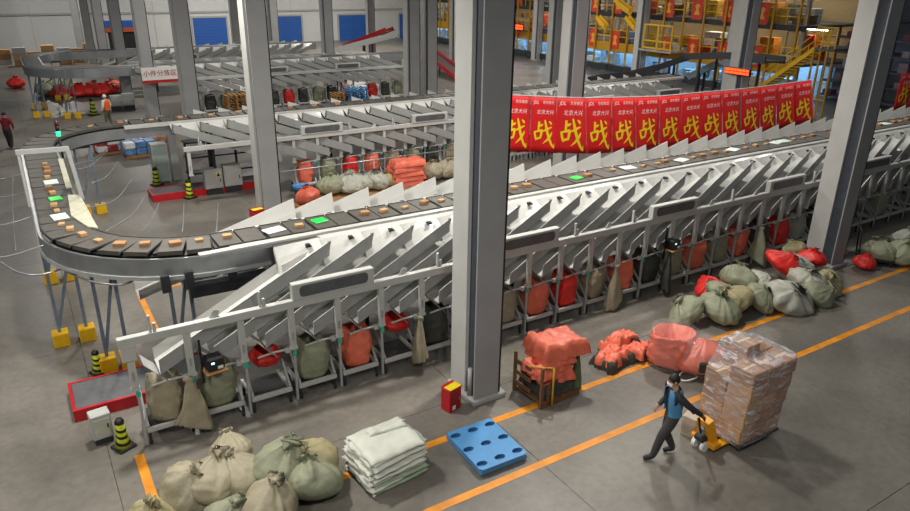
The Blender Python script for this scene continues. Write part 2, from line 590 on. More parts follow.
def rounded(x0, x1, z0, z1, r, y0, y1, n=5):
    poly = []
    for cx, cz, a0 in ((x1 - r, z0 + r, -PI / 2), (x1 - r, z1 - r, 0), (x0 + r, z1 - r, PI / 2), (x0 + r, z0 + r, PI)):
        for i in range(n + 1):
            a = a0 + PI / 2 * i / n
            poly.append((cx + r * math.cos(a), cz + r * math.sin(a)))
    mb = MB().prism(poly, 0, abs(y1 - y0))
    mb.v = [(p[0], y1 - p[2] if y1 > y0 else y1 + p[2], p[1]) for p in mb.v]
    return mb


window_me = rounded(.14, 1.58, 2.355, 2.585, .085, -.098, -.085).mesh('display_window', M_DISPLAY)
flap_me = {d: MB().add([(0, -.02, 1.62), (-d * .45, -.1, 1.12), (-d * .45, .38, 1.12), (0, .42, 1.62), (-d * .02, -.02, 1.58), (-d * .47, -.1, 1.08), (-d * .47, .38, 1.08), (-d * .02, .42, 1.58)],
                       [(0, 1, 2, 3), (7, 6, 5, 4), (0, 4, 5, 1), (1, 5, 6, 2), (2, 6, 7, 3), (3, 7, 4, 0)]).mesh('deflector', M_GREYST) for d in (-1, 1)}
PITCH = 0.97


def chute_row(root, ye, side, dx, xs, low=False):
    for x in xs:
        ch_ = link('chute', CHUTES[(side, dx, low)], root, (x, ye, 0))
        if side < 0: link('end_flange', FLANGE[(side, dx)], ch_)
        c = link('corner_clip', stop_me, root, (x + dx * .3, ye + side * .28, -.1))


def front_row(root, yr, x0, n, signs, dx, brackets=True, flaps=True):
    x1 = x0 + n * PITCH
    MB().bbox(x0 - .16, x1, yr - .065, yr + .065, 2.14, 2.30, .006).build('front_rail', M_WHITE, root)
    for k in range(n):
        x = x0 + k * PITCH
        if dx > 0 and flaps and 0 < k < 4: continue
        p = link('rail_post', post_me, root, (x, yr, 0))
        if brackets:
            link('adjuster_plate', bolt_me, p)
        if k % 2 == 0 and brackets:
            link('rail_stud', stud_me, root, (x + .42, yr, 0))
        elif brackets:
            link('rail_lug', lug_me, root, (x + .5, yr, 0))
        if flaps and not (dx > 0 and k < 5):
            link('deflector', flap_me[dx], root, (x + (.2 if dx < 0 else .75), yr + .16, 0))
    for s in signs:
        o = link('display_panel', panel_me, root, (s, yr, 0))
        link('display_window', window_me, o)


def support_frame(root, x, y, w=.45, along='x', ztop=2.5, foot=True):
    """blue-grey leg frame with yellow foot blocks (two feet, two posts, one diagonal)"""
    d = (w / 2, 0) if along == 'x' else (0, w / 2)
    for s in (-1, 1):
        px, py = x + s * d[0], y + s * d[1]
        lg = MB().bar((px, py, .05), (px, py, ztop), .07, .07).build('leg', M_BLUEGREY, root)
        if foot:
            MB().bbox(px - .17, px + .17, py - .17, py + .17, 0, .34, .015).build('foot_block', M_YELLOW, lg)
    MB().bar((x - d[0], y - d[1], .4), (x + d[0], y + d[1], ztop - .1), .06, .06).build('brace', M_BLUEGREY, root)
    MB().bar((x - d[0], y - d[1], ztop - .06), (x + d[0], y + d[1], ztop - .06), .1, .1).build('cross_beam', M_DARKST, root)


# ------------------------------------------------ near sorter loop
s1 = thing('parcel_sorter', 'large near loop sorter with black trays and rows of white chutes', 'sorter', (3.2, 14, 0))
s1.location = (0, 0, 0)
YN = 14.08; YF = 27.72
path1 = [(48.0, YN)] + [(46 - 2 * i, YN) for i in range(22)] + arc(3.2, YN + 2.77, 2.77, -PI / 2, -PI, 12) + \
        arc(3.2, YF - 2.77, 2.77, PI, PI / 2, 12) + [(4 + 2 * i, YF) for i in range(15)]
near1 = [p for p in path1[:23]]
bend1 = path1[22:22 + 27]
far1 = path1[22 + 26:]
base_me = sweep(path1, -BW / 2 + .06, BW / 2 - .06, 2.84, 2.89).build('belt_bed', M_BLACK, s1)
tray_pts = []
for (x, y, a, s) in resample(path1, 1.05, .3):
    for ds in (-.245, .245):
        pass
pts = resample(path1, .05, 0)
def at_s(s):
    i = max(0, min(len(pts) - 1, int(round(s / .05)))); return pts[i]
total = pts[-1][3]
s = .4
while s < total - .4:
    for ds in (-.245, .245):
        x, y, a, _ = at_s(s + ds)
        link('tray', tray_me, s1, (x, y, ZB), a); tray_pts.append((x, y, a))
    x, y, a, _ = at_s(s + .525)
    link('tray_link', link_me, s1, (x, y, ZB), a)
    s += 1.05
# side rails: on the near run +offset is towards the camera's far side (path runs -x)
sweep(near1 + [(3.2, YN)], BW / 2 + .01, BW / 2 + .17, 2.86, 2.985).build('edge_rail', M_WHITE, s1)
sweep(near1 + [(3.2, YN)], -BW / 2 - .10, -BW / 2 - .01, 2.86, 2.985).build('edge_rail', M_WHITE, s1)
sweep(near1 + [(3.2, YN)], BW / 2 - .02, BW / 2 + .05, 2.5, 2.85).build('side_beam', M_SILVER, s1)
sweep(bend1, BW / 2 + .01, BW / 2 + .07, 2.52, 2.88).build('side_beam', M_SILVER, s1)
sweep(bend1, BW / 2 - .02, BW / 2 + .10, 2.44, 2.52).build('beam_flange', M_GREYST, s1)
sweep(bend1, -BW / 2 - .07, -BW / 2 - .01, 2.52, 2.88).build('side_beam', M_SILVER, s1)
sweep(bend1, -.2, .2, 2.4, 2.5).build('spine', M_DARKST, s1)
sweep(far1, -BW / 2 - .17, -BW / 2 - .01, 2.86, 2.985).build('edge_rail', M_WHITE, s1)
sweep(far1, BW / 2 + .01, BW / 2 + .10, 2.86, 2.985).build('edge_rail', M_WHITE, s1)
sweep(far1, -BW / 2 - .05, -BW / 2 + .02, 2.5, 2.85).build('side_beam', M_SILVER, s1)
# pale guard plates on the inner side of the bend
for poly in (((67.6, 195), (80, 195), (98, 228), (88, 227), (71, 215.6)), ((58, 159), (63, 159), (72, 187), (66, 188))):
    q = [gz(u, v, 3.02) for u, v in poly]
    MB().prism([(p[0], p[1]) for p in q], 3.0, 3.03).build('guard_plate', mat('cream_guard', '#b9b8a2', .5), s1)
MB().bar((2.55, 13.45, 2.98), (5.0, 13.5, 2.98), .17, .05).build('edge_plate', M_WHITE, s1)

XN0 = 0.91
front_row(s1, 12.0, XN0, 36, [3.86 + 4.85 * i for i in range(7)], -1)
end_hdr = MB().bbox(.78, 1.02, 11.93, 12.07, 1.85, 2.16, .01).build('end_bracket', M_WHITE, s1)
chute_row(s1, 13.5, -1, -1, [4.98 + PITCH * i for i in range(36)])
chute_row(s1, 14.62, 1, -1, [5.2 + PITCH * i for i in range(36)])
# end plate of the chute bank
MB().bar((4.95, 13.35, 2.55), (4.0, 12.85, 2.5), .03, .4).build('end_panel', M_WHITE, s1)
# far run
XF0 = 5.0
front_row(s1, 25.85, 5.0, 26, [9.6 + 4.85 * i - .4 for i in range(5)], 1)
chute_row(s1, 27.12, -1, 1, [4.7 + PITCH * i for i in range(26)])
chute_row(s1, 28.32, 1, 1, [6.0 + PITCH * i for i in range(26)], True)
# legs
for x in (6.2, 11.0, 15.9, 20.7, 25.6, 30.4, 35.3):
    for y in (YN, YF):
        if y == YF and x > 30: continue
        for sx in (-.35, .35):
            MB().bar((x, y + sx, 0), (x, y + sx, 2.5), .09, .09).build('leg', M_DARKST, s1)
        MB().bar((x, y - .35, 2.45), (x, y + .35, 2.45), .09, .09).build('cross_beam', M_DARKST, s1)
support_frame(s1, .22, 17.05, .55)
support_frame(s1, .93, 15.3, .42)
support_frame(s1, .25, 21.1, .5)
support_frame(s1, 1.75, 27.0, .5)
support_frame(s1, 2.3, 14.6, .4, foot=False)
MB().bar((2.4, 14.1, 2.0), (5.2, 13.9, 2.05), .3, .26).build('drive_housing', M_DARKST, s1)
MB().tube([(2.6, 14.3, 2.5), (3.6, 14.2, 2.45)], .13, 12).build('drive_motor', M_DARKST, s1, True)
for x in (1.9, 2.35, 3.2):
    MB().box(x - .08, x + .08, 13.62, 13.72, 2.25, 2.6).build('joint_bracket', M_DARKST, s1)
# scanning portal over the bend
portal = thing('scanner_portal', 'pale metal scanner frame arching over the left bend of the belt', 'portal', (0.4, 18.6, 0))
MB().bar((-.55, 0, 4.25), (.52, 0, 4.22), .1, .1).build('top_beam', M_GREYST, portal)
MB().bar((-.5, 0, 4.2), (-.5, 0, 2.95), .06, .06).build('post', M_GREYST, portal)
MB().bar((.5, 0, 4.2), (.62, .05, 2.95), .09, .12).build('post', M_GREYST, portal)
MB().bar((.5, .1, 4.2), (.62, 1.6, 3.05), .09, .12).build('stay', M_GREYST, portal)
# signal light at the bend
sl = thing('signal_light', 'slim signal light with a green lamp beside the bend', 'light', gz(61, 147, 2.95))
MB().tube([(0, 0, -.35), (0, 0, .35)], .03, 8).build('pole', M_DARKST, sl, True)
MB().tube([(0, 0, .35), (0, 0, .5)], .06, 10).build('green_lamp', mat('green_lamp', '#19e07a', .3, var=0, emit=4), sl, True)
MB().tube([(0, 0, .5), (0, 0, .66)], .06, 10).build('spacer', M_BLACK, sl, True)
MB().tube([(0, 0, .66), (0, 0, .82)], .06, 10).build('red_lamp', mat('dark_red_lamp', '#5a1512', .3, var=0), sl, True)

# hooped net rods around the bend
def rod(pts, label, r=.02):
    P = [Vector(p) for p in pts]; out = []
    for i in range(len(P) - 1):
        p0 = P[max(0, i - 1)]; p1 = P[i]; p2 = P[i + 1]; p3 = P[min(len(P) - 1, i + 2)]
        for k in range(6):
            t = k / 6
            out.append(.5 * ((2 * p1) + (-p0 + p2) * t + (2 * p0 - 5 * p1 + 4 * p2 - p3) * t * t + (-p0 + 3 * p1 - 3 * p2 + p3) * t ** 3))
    out.append(P[-1])
    return MB().tube(out, r * .75, 6).build('net_hoop', M_SILVER, s1, True)
for (u0, v0, u1, v1) in ((0, 160, 21, 163), (0, 175, 30, 172), (0, 192, 30, 191), (0, 221, 34, 216), (0, 254, 44, 245)):
    p = gz(u1, v1, 2.8); q = gz(u0 - 40, v0 + 2, 2.8)
    rod([p, ((p[0] + q[0]) / 2, (p[1] + q[1]) / 2, 2.66), q], '')
for pl in (((70, 165), (90, 161), (106, 150)), ((72, 170), (92, 165), (109, 147)), ((92, 183), (107, 176), (118, 162)), ((86, 208), (115, 200), (131, 180)), ((106, 231), (132, 215), (145, 196)), ((141, 232), (152, 220), (159, 203))):
    zz = (2.8, 2.45, 2.1)
    rod([gz(u, v, z) for (u, v), z in zip(pl, zz)], '')
for pl in (((0, 262), (20, 273), (45, 274), (77, 262)), ((60, 268), (90, 281), (125, 284), (146, 270))):
    rod([gz(u, v, 2.35) for (u, v) in pl], '', .028)
rod([gz(13, 175, 2.6), gz(13, 210, 2.6), gz(16, 250, 2.6)], '', .012)
for x in (184, 218):
    rod([gz(x, 203, 1.9), gz(x - 1, 225, 2.4), gz(x - 2, 232, 2.7)], '', .02)

# ------------------------------------------------ far sorter loop
s2 = thing('parcel_sorter', 'second loop sorter at the back left with grey chutes', 'sorter', (0, 0, 0))
Y2N, Y2F = 45.1, 54.6
path2 = [(24.0 - 2 * i, Y2N) for i in range(10)] + arc(4.2, Y2N + 2.77, 2.77, -PI / 2, -PI, 10) + arc(4.2, Y2F - 2.77, 2.77, PI, PI / 2, 10) + [(5 + 2 * i, Y2F) for i in range(9)]
sweep(path2, -BW / 2 + .02, BW / 2 - .02, 2.84, 2.97).build('belt', M_BELT, s2)
sweep(path2, BW / 2 + .01, BW / 2 + .09, 2.45, 2.95).build('side_beam', M_SILVER, s2)
sweep(path2, -BW / 2 - .09, -BW / 2 - .01, 2.45, 2.95).build('side_beam', M_SILVER, s2)
front_row(s2, 43.4, 8.6, 16, [13.2 + 4.85 * i for i in range(3)], 1, brackets=False, flaps=False)
chute_row(s2, 44.55, -1, 1, [6.2 + PITCH * i for i in range(16)])
chute_row(s2, 45.65, 1, 1, [6.8 + PITCH * i for i in range(16)], True)
front_row(s2, 52.8, 7.2, 14, [10.0 + 4.85 * i for i in range(2)], -1, brackets=False, flaps=False)
chute_row(s2, 54.1, -1, -1, [9.0 + PITCH * i for i in range(13)])
chute_row(s2, 55.1, 1, -1, [9.4 + PITCH * i for i in range(12)], True)
for (x, y) in ((1.35, 47.6), (2.85, 46.4), (1.4, 50.8), (2.9, 53.5)):
    support_frame(s2, x, y, .55)
for x in (9, 14, 19):
    for y in (Y2N, Y2F):
        for sx in (-.35, .35):
            MB().bar((x, y + sx, 0), (x, y + sx, 2.5), .09, .09).build('leg', M_DARKST, s2)

# ------------------------------------------------ parcels riding on the trays
rng = random.Random(5)
pk = [MB().bbox(-a / 2, a / 2, -b / 2, b / 2, 0, c, .006).mesh('parcel', m) for a, b, c, m in
      ((.18, .14, .07, M_CARD2), (.2, .15, .08, M_CARD), (.16, .12, .05, M_CARD2), (.23, .17, .07, M_CARD))]
tape = MB().box(-.02, .02, -.088, .088, .08, .084).mesh('tape', mat('tape', '#d9c9a6', .3))
env = MB().bbox(-.22, .22, -.16, .16, 0, .02, .006).mesh('envelope', mat('pale_mailer', '#cfe0d8', .5))
grn = MB().bbox(-.16, .16, -.14, .14, 0, .03, .01).mesh('green_mailer', M_GREEN)
cnt = {'n': 0, 'b': 0, 'f': 0}
bendc = 0
idxn = sorted([i for i, (x, y, a) in enumerate(tray_pts) if y < 14.2 and x < 33], key=lambda i: tray_pts[i][0])
idxb = [i for i, (x, y, a) in enumerate(tray_pts) if 14.2 <= y < 22.5 and x < 4]
def put(kind, i, label, group, jit=.05):
    x, y, a = tray_pts[i]
    me = {'e': env, 'g': grn}.get(kind)
    name = {'e': 'mailer_envelope', 'g': 'green_mailer'}.get(kind, 'parcel')
    if me is None: me = pk[rng.randrange(4)]
    o = link(name, me, None, (x + rng.uniform(-jit, jit), y + rng.uniform(-jit, jit) * 1.6, ZB + .001), a + rng.uniform(-.3, .3))
    tag(o, label, {'e': 'envelope', 'g': 'package'}.get(kind, 'parcel'), group)
    return o
c = 0
special = {0: None}
for n, i in enumerate(idxn):
    x = tray_pts[i][0]
    kind = 'p'
    if abs(x - 5.2) < .25 and c >= 0 and not cnt.get('g1'): kind = 'g'; cnt['g1'] = 1
    elif abs(x - 12.6) < .25 and not cnt.get('g2'): kind = 'g'; cnt['g2'] = 1
    elif abs(x - 9.2) < .25 and not cnt.get('g3'): kind = 'g'; cnt['g3'] = 1
    elif abs(x - 4.2) < .25 and not cnt.get('e1'): kind = 'e'; cnt['e1'] = 1
    elif x > 13.5 and rng.random() < .35: kind = 'e'
    elif rng.random() < .22: continue
    c += 1
    if kind == 'p':
        put(kind, i, 'small brown carton, %s item from the left on the near belt' % nth(c - 1), 'parcels on the near straight belt')
    elif kind == 'e':
        put(kind, i, 'flat pale mailer, %s item from the left on the near belt' % nth(c - 1), 'parcels on the near straight belt')
    else:
        put(kind, i, 'bright green packet, %s item from the left on the near belt' % nth(c - 1), 'parcels on the near straight belt')
c = 0
for n, i in enumerate(idxb):
    x, y, a = tray_pts[i]
    c += 1
    if n in (7, 13): put('e', i, 'pale green mailer, %s item along the left bend from the front' % nth(c - 1), 'parcels on the left bend')
    elif n == 10: put('g', i, 'bright green packet on the left bend of the belt', 'parcels on the left bend')
    else: put('p', i, 'small brown carton, %s item along the left bend from the front' % nth(c - 1), 'parcels on the left bend')
for n, i in enumerate([i for i, (x, y, a) in enumerate(tray_pts) if y > 27 and x < 12][1::2]):
    put('p', i, 'small brown carton, %s item from the left on the far belt' % nth(n), 'parcels on the far straight belt')
# ================================================================== SACKS
def ridge(q, s, seed):
    return 1 - 2 * abs(noise.noise(Vector((q[0] * s + seed * 5.1, q[1] * s - seed * 2.3, q[2] * s + seed))))


def sack_mesh(name, m, seed, w=.34, d=.30, h=.62, lean=.1, neck=True, nphi=56, nz=34):
    """a filled, tied sack: slumped body with creases, gathered neck with a ragged tuft; origin on the floor"""
    rg = random.Random(seed); P = []
    ph0 = rg.uniform(0, 6.28); skew = rg.uniform(-.22, .22); slump = rg.uniform(.0, .14)
    for i in range(nz + 1):
        t = i / nz
        if neck and t > .88:
            k = (t - .88) / .12
            r = .2 - .05 * math.sin(PI * min(1, k * 2)) + .22 * max(0, k - .4); z = h * (.94 + .10 * k)
        else:
            k = t / .88 if neck else t
            if k < .42: r = max(.02, math.sin(PI * (k / .84)) ** .42)
            else:
                e = (k - .42) / .58
                r = (1 - e ** 2.7) * .82 + .18 if neck else max(.04, (1 - e ** 2.4))
            z = h * .94 * (k ** 1.05)
        row = []
        for j in range(nphi):
            a = 2 * PI * j / nphi
            q = (math.cos(a), math.sin(a), t * 1.6)
            body = min(1, t * 8)
            big_ = .20 * noise.noise(Vector((q[0] * .9 + seed, q[1] * .9, q[2] * .9 - seed)))
            mid = .10 * ridge((q[0], q[1], q[2] * .8), 1.7, seed) + .045 * ridge((q[0], q[1], q[2]), 3.6, seed + 3) + .02 * ridge(q, 7, seed + 8)
            # gathers run up to the neck, unevenly spaced
            ga = .55 * t ** 2.2 * noise.noise(Vector((math.cos(a) * 3.1 + seed, math.sin(a) * 3.1, .3 * t)))
            ga += (.35 * noise.noise(Vector((math.cos(a) * 2.2 + seed, math.sin(a) * 2.2, t * 2))) if t > .9 and neck else 0)
            rr = r * (1 + body * (big_ + mid) + ga)
            # square-ish plan with drooping corners
            x = w * rr * math.copysign(abs(math.cos(a)) ** .8, math.cos(a)); y = d * rr * math.copysign(abs(math.sin(a)) ** .8, math.sin(a))
            zz = z * (1 + .10 * noise.noise(Vector((q[0] * 1.1, q[1] * 1.1, seed)))) + (skew * x * t)
            if neck and t > .9: zz += .05 * h * noise.noise(Vector((q[0] * 2, q[1] * 2, seed + 2)))
            row.append((x + lean * t * t * h, y + lean * .4 * t * t * h * math.sin(seed), max(0, zz)))
        P.append(row + [row[0]])
    me = MB().grid(P).mesh(name, m, True)
    bm = bmesh.new(); bm.from_mesh(me)
    bmesh.ops.remove_doubles(bm, verts=bm.verts[:], dist=.0005)
    bmesh.ops.holes_fill(bm, edges=[e for e in bm.edges if e.is_boundary], sides=0)
    bmesh.ops.recalc_face_normals(bm, faces=bm.faces[:])
    bm.to_mesh(me); bm.free()
    me.polygons.foreach_set('use_smooth', [True] * len(me.polygons))
    return me


tie_me = MB().lathe([(.05, -.012), (.065, -.008), (.065, .008), (.05, .012)], 12).mesh('tie', mat('dark_tie', '#5a563f', .7))
SACKS = {}
DIM = {'beige': (.36, .33, .66), 'green': (.37, .33, .64), 'pale': (.40, .34, .56), 'straw': (.34, .31, .62), 'red': (.36, .34, .56), 'coral': (.38, .34, .58)}
for key, m in (('beige', M_SACK), ('green', M_SACK2), ('pale', M_SACK3), ('straw', M_SACKY), ('red', M_REDSACK), ('coral', M_ORANGE)):
    w, d, h = DIM[key]
    SACKS[key] = [sack_mesh('sack', m, 11 * i + len(key) * 3 + 1, w, d, h, lean=.10 + .07 * i) for i in range(3)]


def sack(kind, var, loc, label, group, rz=0.0, s=1.0, tilt=(0, 0), sz=None):
    o = link('woven_sack', SACKS[kind][var % 3], None, loc, rz)
    o.rotation_euler = (tilt[0], tilt[1], rz); o.scale = (s, s, sz or s)
    tag(o, label, 'sack', group)
    h = DIM[kind][2]; lean = .10 + .07 * (var % 3); sd = 11 * (var % 3) + len(kind) * 3 + 1
    t = link('tie', tie_me, o, (lean * .83 * h, lean * .33 * h * math.sin(sd), h * .955))
    return o


# tied sacks in the foreground pile (front left)
G = 'tied sacks in the front left pile'
fp = [  # u, v of the base centre, kind, variant, scale, rz, z, tilt, label
    (176, 505, 'beige', 0, 1.15, 2.2, .1, (.2, -.7), 'broad beige sack at the left of the front pile beside the orange floor stripe'),
    (213, 504, 'beige', 1, 1.2, .9, .06, (.1, .35), 'upright tan sack second from the left in the front pile'),
    (247, 494, 'beige', 2, 1.1, 1.6, .06, (-.2, .15), 'dark-necked beige sack in the middle of the front pile'),
    (280, 486, 'green', 1, 1.2, .4, .15, (.3, .05), 'tall grey-green sack standing highest in the front pile'),
    (322, 474, 'straw', 0, 1.15, 2.6, .12, (-.4, .3), 'yellowish sack at the back right of the front pile'),
    (318, 505, 'green', 2, 1.1, 3.3, .1, (.55, -.35), 'grey-green tied sack at the right end of the front pile'),
    (266, 525, 'beige', 0, 1.2, 1.0, .02, (.2, .1), 'beige tied sack lowest in the middle of the front pile'),
    (226, 532, 'green', 0, 1.0, .2, 0, (.2, .2), 'greenish sack at the bottom edge between two beige ones'),
    (153, 533, 'straw', 1, 1.0, 2.0, 0, (.1, -.3), 'small straw sack at the bottom left edge of the picture'),
    (236, 476, 'beige', 2, .95, 1.2, .2, (-.2, .5), 'crumpled sack neck behind the tan sack of the front pile')]
for (u, v, kd, vr, s_, rz, z, tl, lb) in fp:
    p = gz(u, v, 0)
    sack(kd, vr, (p[0], p[1], z), lb, G, rz, s_, tl)

# pile of sacks by the right-hand column
G = 'sacks piled by the right column'
rp = [(696, 324, 'green', 0, 1.25, 'grey-green sack at the left front of the right pile', 0),
      (720, 322, 'green', 1, 1.3, 'grey-green sack second from left at the front of the right pile', 0),
      (741, 314, 'straw', 2, 1.45, 'large straw-green sack in the middle front of the right pile', 0),
      (716, 309, 'green', 2, 1.2, 'grey-green sack behind the left front of the right pile', .12),
      (712, 300, 'red', 0, 1.0, 'bright red sack at the left of the right pile', .1),
      (737, 300, 'green', 0, 1.35, 'grey-green sack at the back middle of the right pile', .2),
      (758, 297, 'pale', 1, 1.2, 'pale grey sack left of the big red one in the right pile', .15),
      (776, 286, 'red', 1, 1.25, 'big bright red sack with dark neck on top of the right pile', .42),
      (772, 300, 'coral', 2, .9, 'small coral sack between pale ones in the right pile', .05),
      (787, 308, 'pale', 0, 1.5, 'wide pale grey sack lying at the front of the right pile', 0),
      (804, 295, 'pale', 2, 1.3, 'pale sack behind the wide front one of the right pile', .15),
      (812, 303, 'green', 2, 1.2, 'greenish sack at the front right of the right pile', 0),
      (827, 291, 'straw', 0, 1.2, 'straw sack nearest the right column', 0),
      (810, 279, 'red', 2, 1.05, 'flat red sack at the back right of the right pile', .35),
      (793, 283, 'pale', 1, 1.2, 'pale sack at the back of the right pile', .25),
      (798, 270, 'straw', 1, 1.1, 'straw sack at the very back of the right pile', .3),
      (756, 310, 'green', 1, 1.1, 'grey-green sack wedged between the straw-green and pale front sacks', .05)]
for i, (u, v, kd, vr, s_, lb, z) in enumerate(rp):
    p = gz(u, v, 0)
    sack(kd, vr, (p[0], p[1] + .1, z + .06), lb, G, i * 1.7, s_ * .98, ((i % 3 - 1) * .5, (i % 4 - 1.5) * .4), s_ * .85)

# sacks beyond the right-hand column
G = 'sacks beyond the right column'
for i, (u, v, kd, vr, s_, lb) in enumerate([(862, 268, 'red', 0, .8, 'dim red sack just right of the right column'), (880, 262, 'green', 1, 1.2, 'dim green sack right of the right column'),
                                            (898, 262, 'green', 2, 1.3, 'dark green sack near the right edge of the picture'), (905, 248, 'pale', 0, 1.2, 'dim pale sack at the right edge')]):
    p = gz(u, v, 0)
    sack(kd, vr, p, lb, G, i * 2.1, s_, (.1, .1))

# loose sacks in the inner aisle, in front of the far run
G = 'sacks in the inner aisle'
ia = [(331, 192, 'green', 0, 1.35, 'greenish sack on the aisle board, left of the pale three'), (350, 187, 'pale', 1, 1.45, 'pale sack on the aisle board, left of three'), (363, 187, 'pale', 0, 1.3, 'pale sack on the aisle board, middle of three'),
      (376, 185, 'pale', 2, 1.4, 'white-grey sack on the aisle board, right of three'), (432, 172, 'beige', 0, 1.3, 'tan sack in the inner aisle by the near column'), (446, 163, 'beige', 1, 1.3, 'tan sack in the inner aisle behind the other tan one'),
      (452, 170, 'beige', 2, 1.2, 'tan sack half hidden by the near column'), (388, 179, 'straw', 1, 1.0, 'small straw sack beside the folded coral sacks'), (309, 203, 'coral', 1, 1.2, 'coral sack lying left of the greenish aisle sack')]
for i, (u, v, kd, vr, s_, lb) in enumerate(ia):
    p = gz(u, v, 0)
    p = clampy(p, 25.0)
    sack(kd, vr, (p[0], p[1], .02), lb, G, i * 1.3, s_, ((i % 3 - 1) * .15, 0), s_ * .95)

# red and pale sacks around the back sorter's bend
G = 'sacks under the far bend'
for i, (u, v, kd) in enumerate([(61, 98, 'red'), (79, 97, 'red'), (84, 96, 'red'), (91, 96, 'red'), (96, 94, 'coral'), (101, 96, 'red'), (108, 94, 'red'), (113, 92, 'coral'), (46, 96, 'green'), (71, 92, 'green'), (56, 92, 'green'), (17, 88, 'red')]):
    p = gz(u, v, 0)
    sack(kd, i, p, {'red': 'bright red', 'coral': 'coral', 'green': 'grey-green'}[kd] + ' sack under the far bend, %s of that row' % nth(i), G, i, 1.5)


# ------------------------------------------------------------------ open bags hung in the stands
def hung_mesh(name, m, seed, w=.27, d=.24, h=.88, fill=.8, nphi=44, nz=22):
    P = []
    for i in range(nz + 1):
        t = i / nz
        row = []
        for j in range(nphi):
            a = 2 * PI * j / nphi
            q = (math.cos(a), math.sin(a), t * 2)
            sq = .62
            bul = 1 + (.28 * fill) * math.sin(PI * min(1, (1 - t) * 1.15)) - .08 * t
            rr = bul * (1 + .16 * noise.noise(Vector((q[0] + seed, q[1], q[2]))) + .10 * ridge(q, 1.9, seed) + .06 * ridge(q, 4.2, seed + 4))
            if t < .1: rr *= .75 + 2.5 * t
            row.append((w * rr * math.copysign(abs(math.cos(a)) ** sq, math.cos(a)), d * rr * math.copysign(abs(math.sin(a)) ** sq, math.sin(a)), h * t + (.03 * math.sin(3 * a + seed) if t > .95 else 0)))
        P.append(row + [row[0]])
    # folded-over rim and inside
    top = P[-1]
    P.append([(x * .93, y * .93, z + .01) for x, y, z in top])
    P.append([(x * .86, y * .86, z - .35) for x, y, z in top])
    P.append([(x * .3, y * .3, z - .42) for x, y, z in top])
    me = MB().grid([[(0, 0, .0)] * (nphi + 1)] + P + [[(0, 0, h - .43)] * (nphi + 1)]).mesh(name, m, True)
    bm = bmesh.new(); bm.from_mesh(me)
    bmesh.ops.remove_doubles(bm, verts=bm.verts[:], dist=.0005)
    bmesh.ops.recalc_face_normals(bm, faces=bm.faces[:])
    bm.to_mesh(me); bm.free()
    me.polygons.foreach_set('use_smooth', [True] * len(me.polygons))
    return me


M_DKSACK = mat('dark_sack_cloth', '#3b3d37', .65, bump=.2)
HUNG = {}
for key, m in (('beige', M_SACK), ('green', M_SACK2), ('coral', M_ORANGE), ('red', M_REDSACK), ('dark', M_DKSACK), ('pale', M_SACK3)):
    HUNG[key] = [hung_mesh('hung_bag', m, i * 5 + len(key), fill=.5 + .4 * i) for i in range(2)]
DRAPE = {}


def drape_mesh(m, seed):
    """an empty sack hung by its gathered neck: ragged tuft, knot, pleats widening to a crooked hem"""
    P = []; nphi = 40; nz = 22
    for i in range(nz + 1):
        t = i / nz   # 0 hem, 1 tuft
        if t > .9: r = .05 + .03 * (t - .9) / .1
        else: r = .05 + .19 * (1 - t / .9) ** .75
        row = []
        for j in range(nphi):
            a = 2 * PI * j / nphi
            pl = .32 * (1 - t) * noise.noise(Vector((math.cos(a) * 2.6 + seed, math.sin(a) * 2.6, t * .8))) + .14 * ridge((math.cos(a), math.sin(a), t * .7), 2.4, seed)
            rr = r * (1 + pl)
            row.append((rr * 1.15 * math.cos(a) + .05 * math.sin(3 * t), rr * .62 * math.sin(a), 1.08 * t + .16 * (1 - t) * math.cos(a + seed)))
        P.append(row + [row[0]])
    me = MB().grid(P).mesh('draped_bag', m, True)
    bm = bmesh.new(); bm.from_mesh(me)
    bmesh.ops.remove_doubles(bm, verts=bm.verts[:], dist=.0005)
    bmesh.ops.holes_fill(bm, edges=[e for e in bm.edges if e.is_boundary], sides=0)
    bmesh.ops.recalc_face_normals(bm, faces=bm.faces[:])
    bm.to_mesh(me); bm.free()
    me.polygons.foreach_set('use_smooth', [True] * len(me.polygons))
    return me


for key, m in (('beige', M_SACK), ('green', M_SACK2), ('dark', M_DKSACK)):
    DRAPE[key] = drape_mesh(m, 4 + len(key))
KH = {'beige': 'beige', 'green': 'grey-green', 'coral': 'coral', 'red': 'red', 'dark': 'dark grey', 'pale': 'pale grey'}

# bag stand: tray frame, floor plate, posts, arm
stand_parts = [
    ('base_frame', MB().bbox(-.41, .41, -.04, .03, .26, .35, .006).bbox(-.41, -.35, .03, .78, .28, .36, .006).bbox(.35, .41, .03, .78, .28, .36, .006).mesh('base_frame', M_WHITE)),
    ('floor_plate', MB().box(-.35, .35, .03, .78, .27, .29).mesh('floor_plate', mat('dark_tray_mat', '#2f302f', .7))),
    ('side_rail', MB().bar((-.38, .0, .36), (-.38, .6, .95), .04, .05).mesh('side_rail', M_GREYST)),
    ('side_rail', MB().bar((.38, .0, .36), (.38, .6, .95), .04, .05).mesh('side_rail', M_GREYST)),
    ('post', MB().bbox(-.475, -.425, -.02, .03, 0, 1.7, .005).mesh('post', M_GREYST)),
] + [('foot', MB().box(x - .025, x + .025, y - .025, y + .025, .05, .26).lathe([(.03, 0), (.035, .055)], 8, (x, y, 0)).mesh('foot', M_DARKST)) for x in (-.375, .375) for y in (.0, .72)] + [
    ('bag_arm', MB().tube([(-.2, .05, 1.16), (.1, .04, 1.2), (.42, .02, 1.2)], .022, 8).bbox(.34, .44, -.03, .05, 1.14, 1.24, .01).mesh('bag_arm', M_WHITE)),
    ('strap', MB().bbox(-.49, -.41, -.045, -.02, 1.05, 1.17, .01).mesh('strap', M_TEAL)),
]


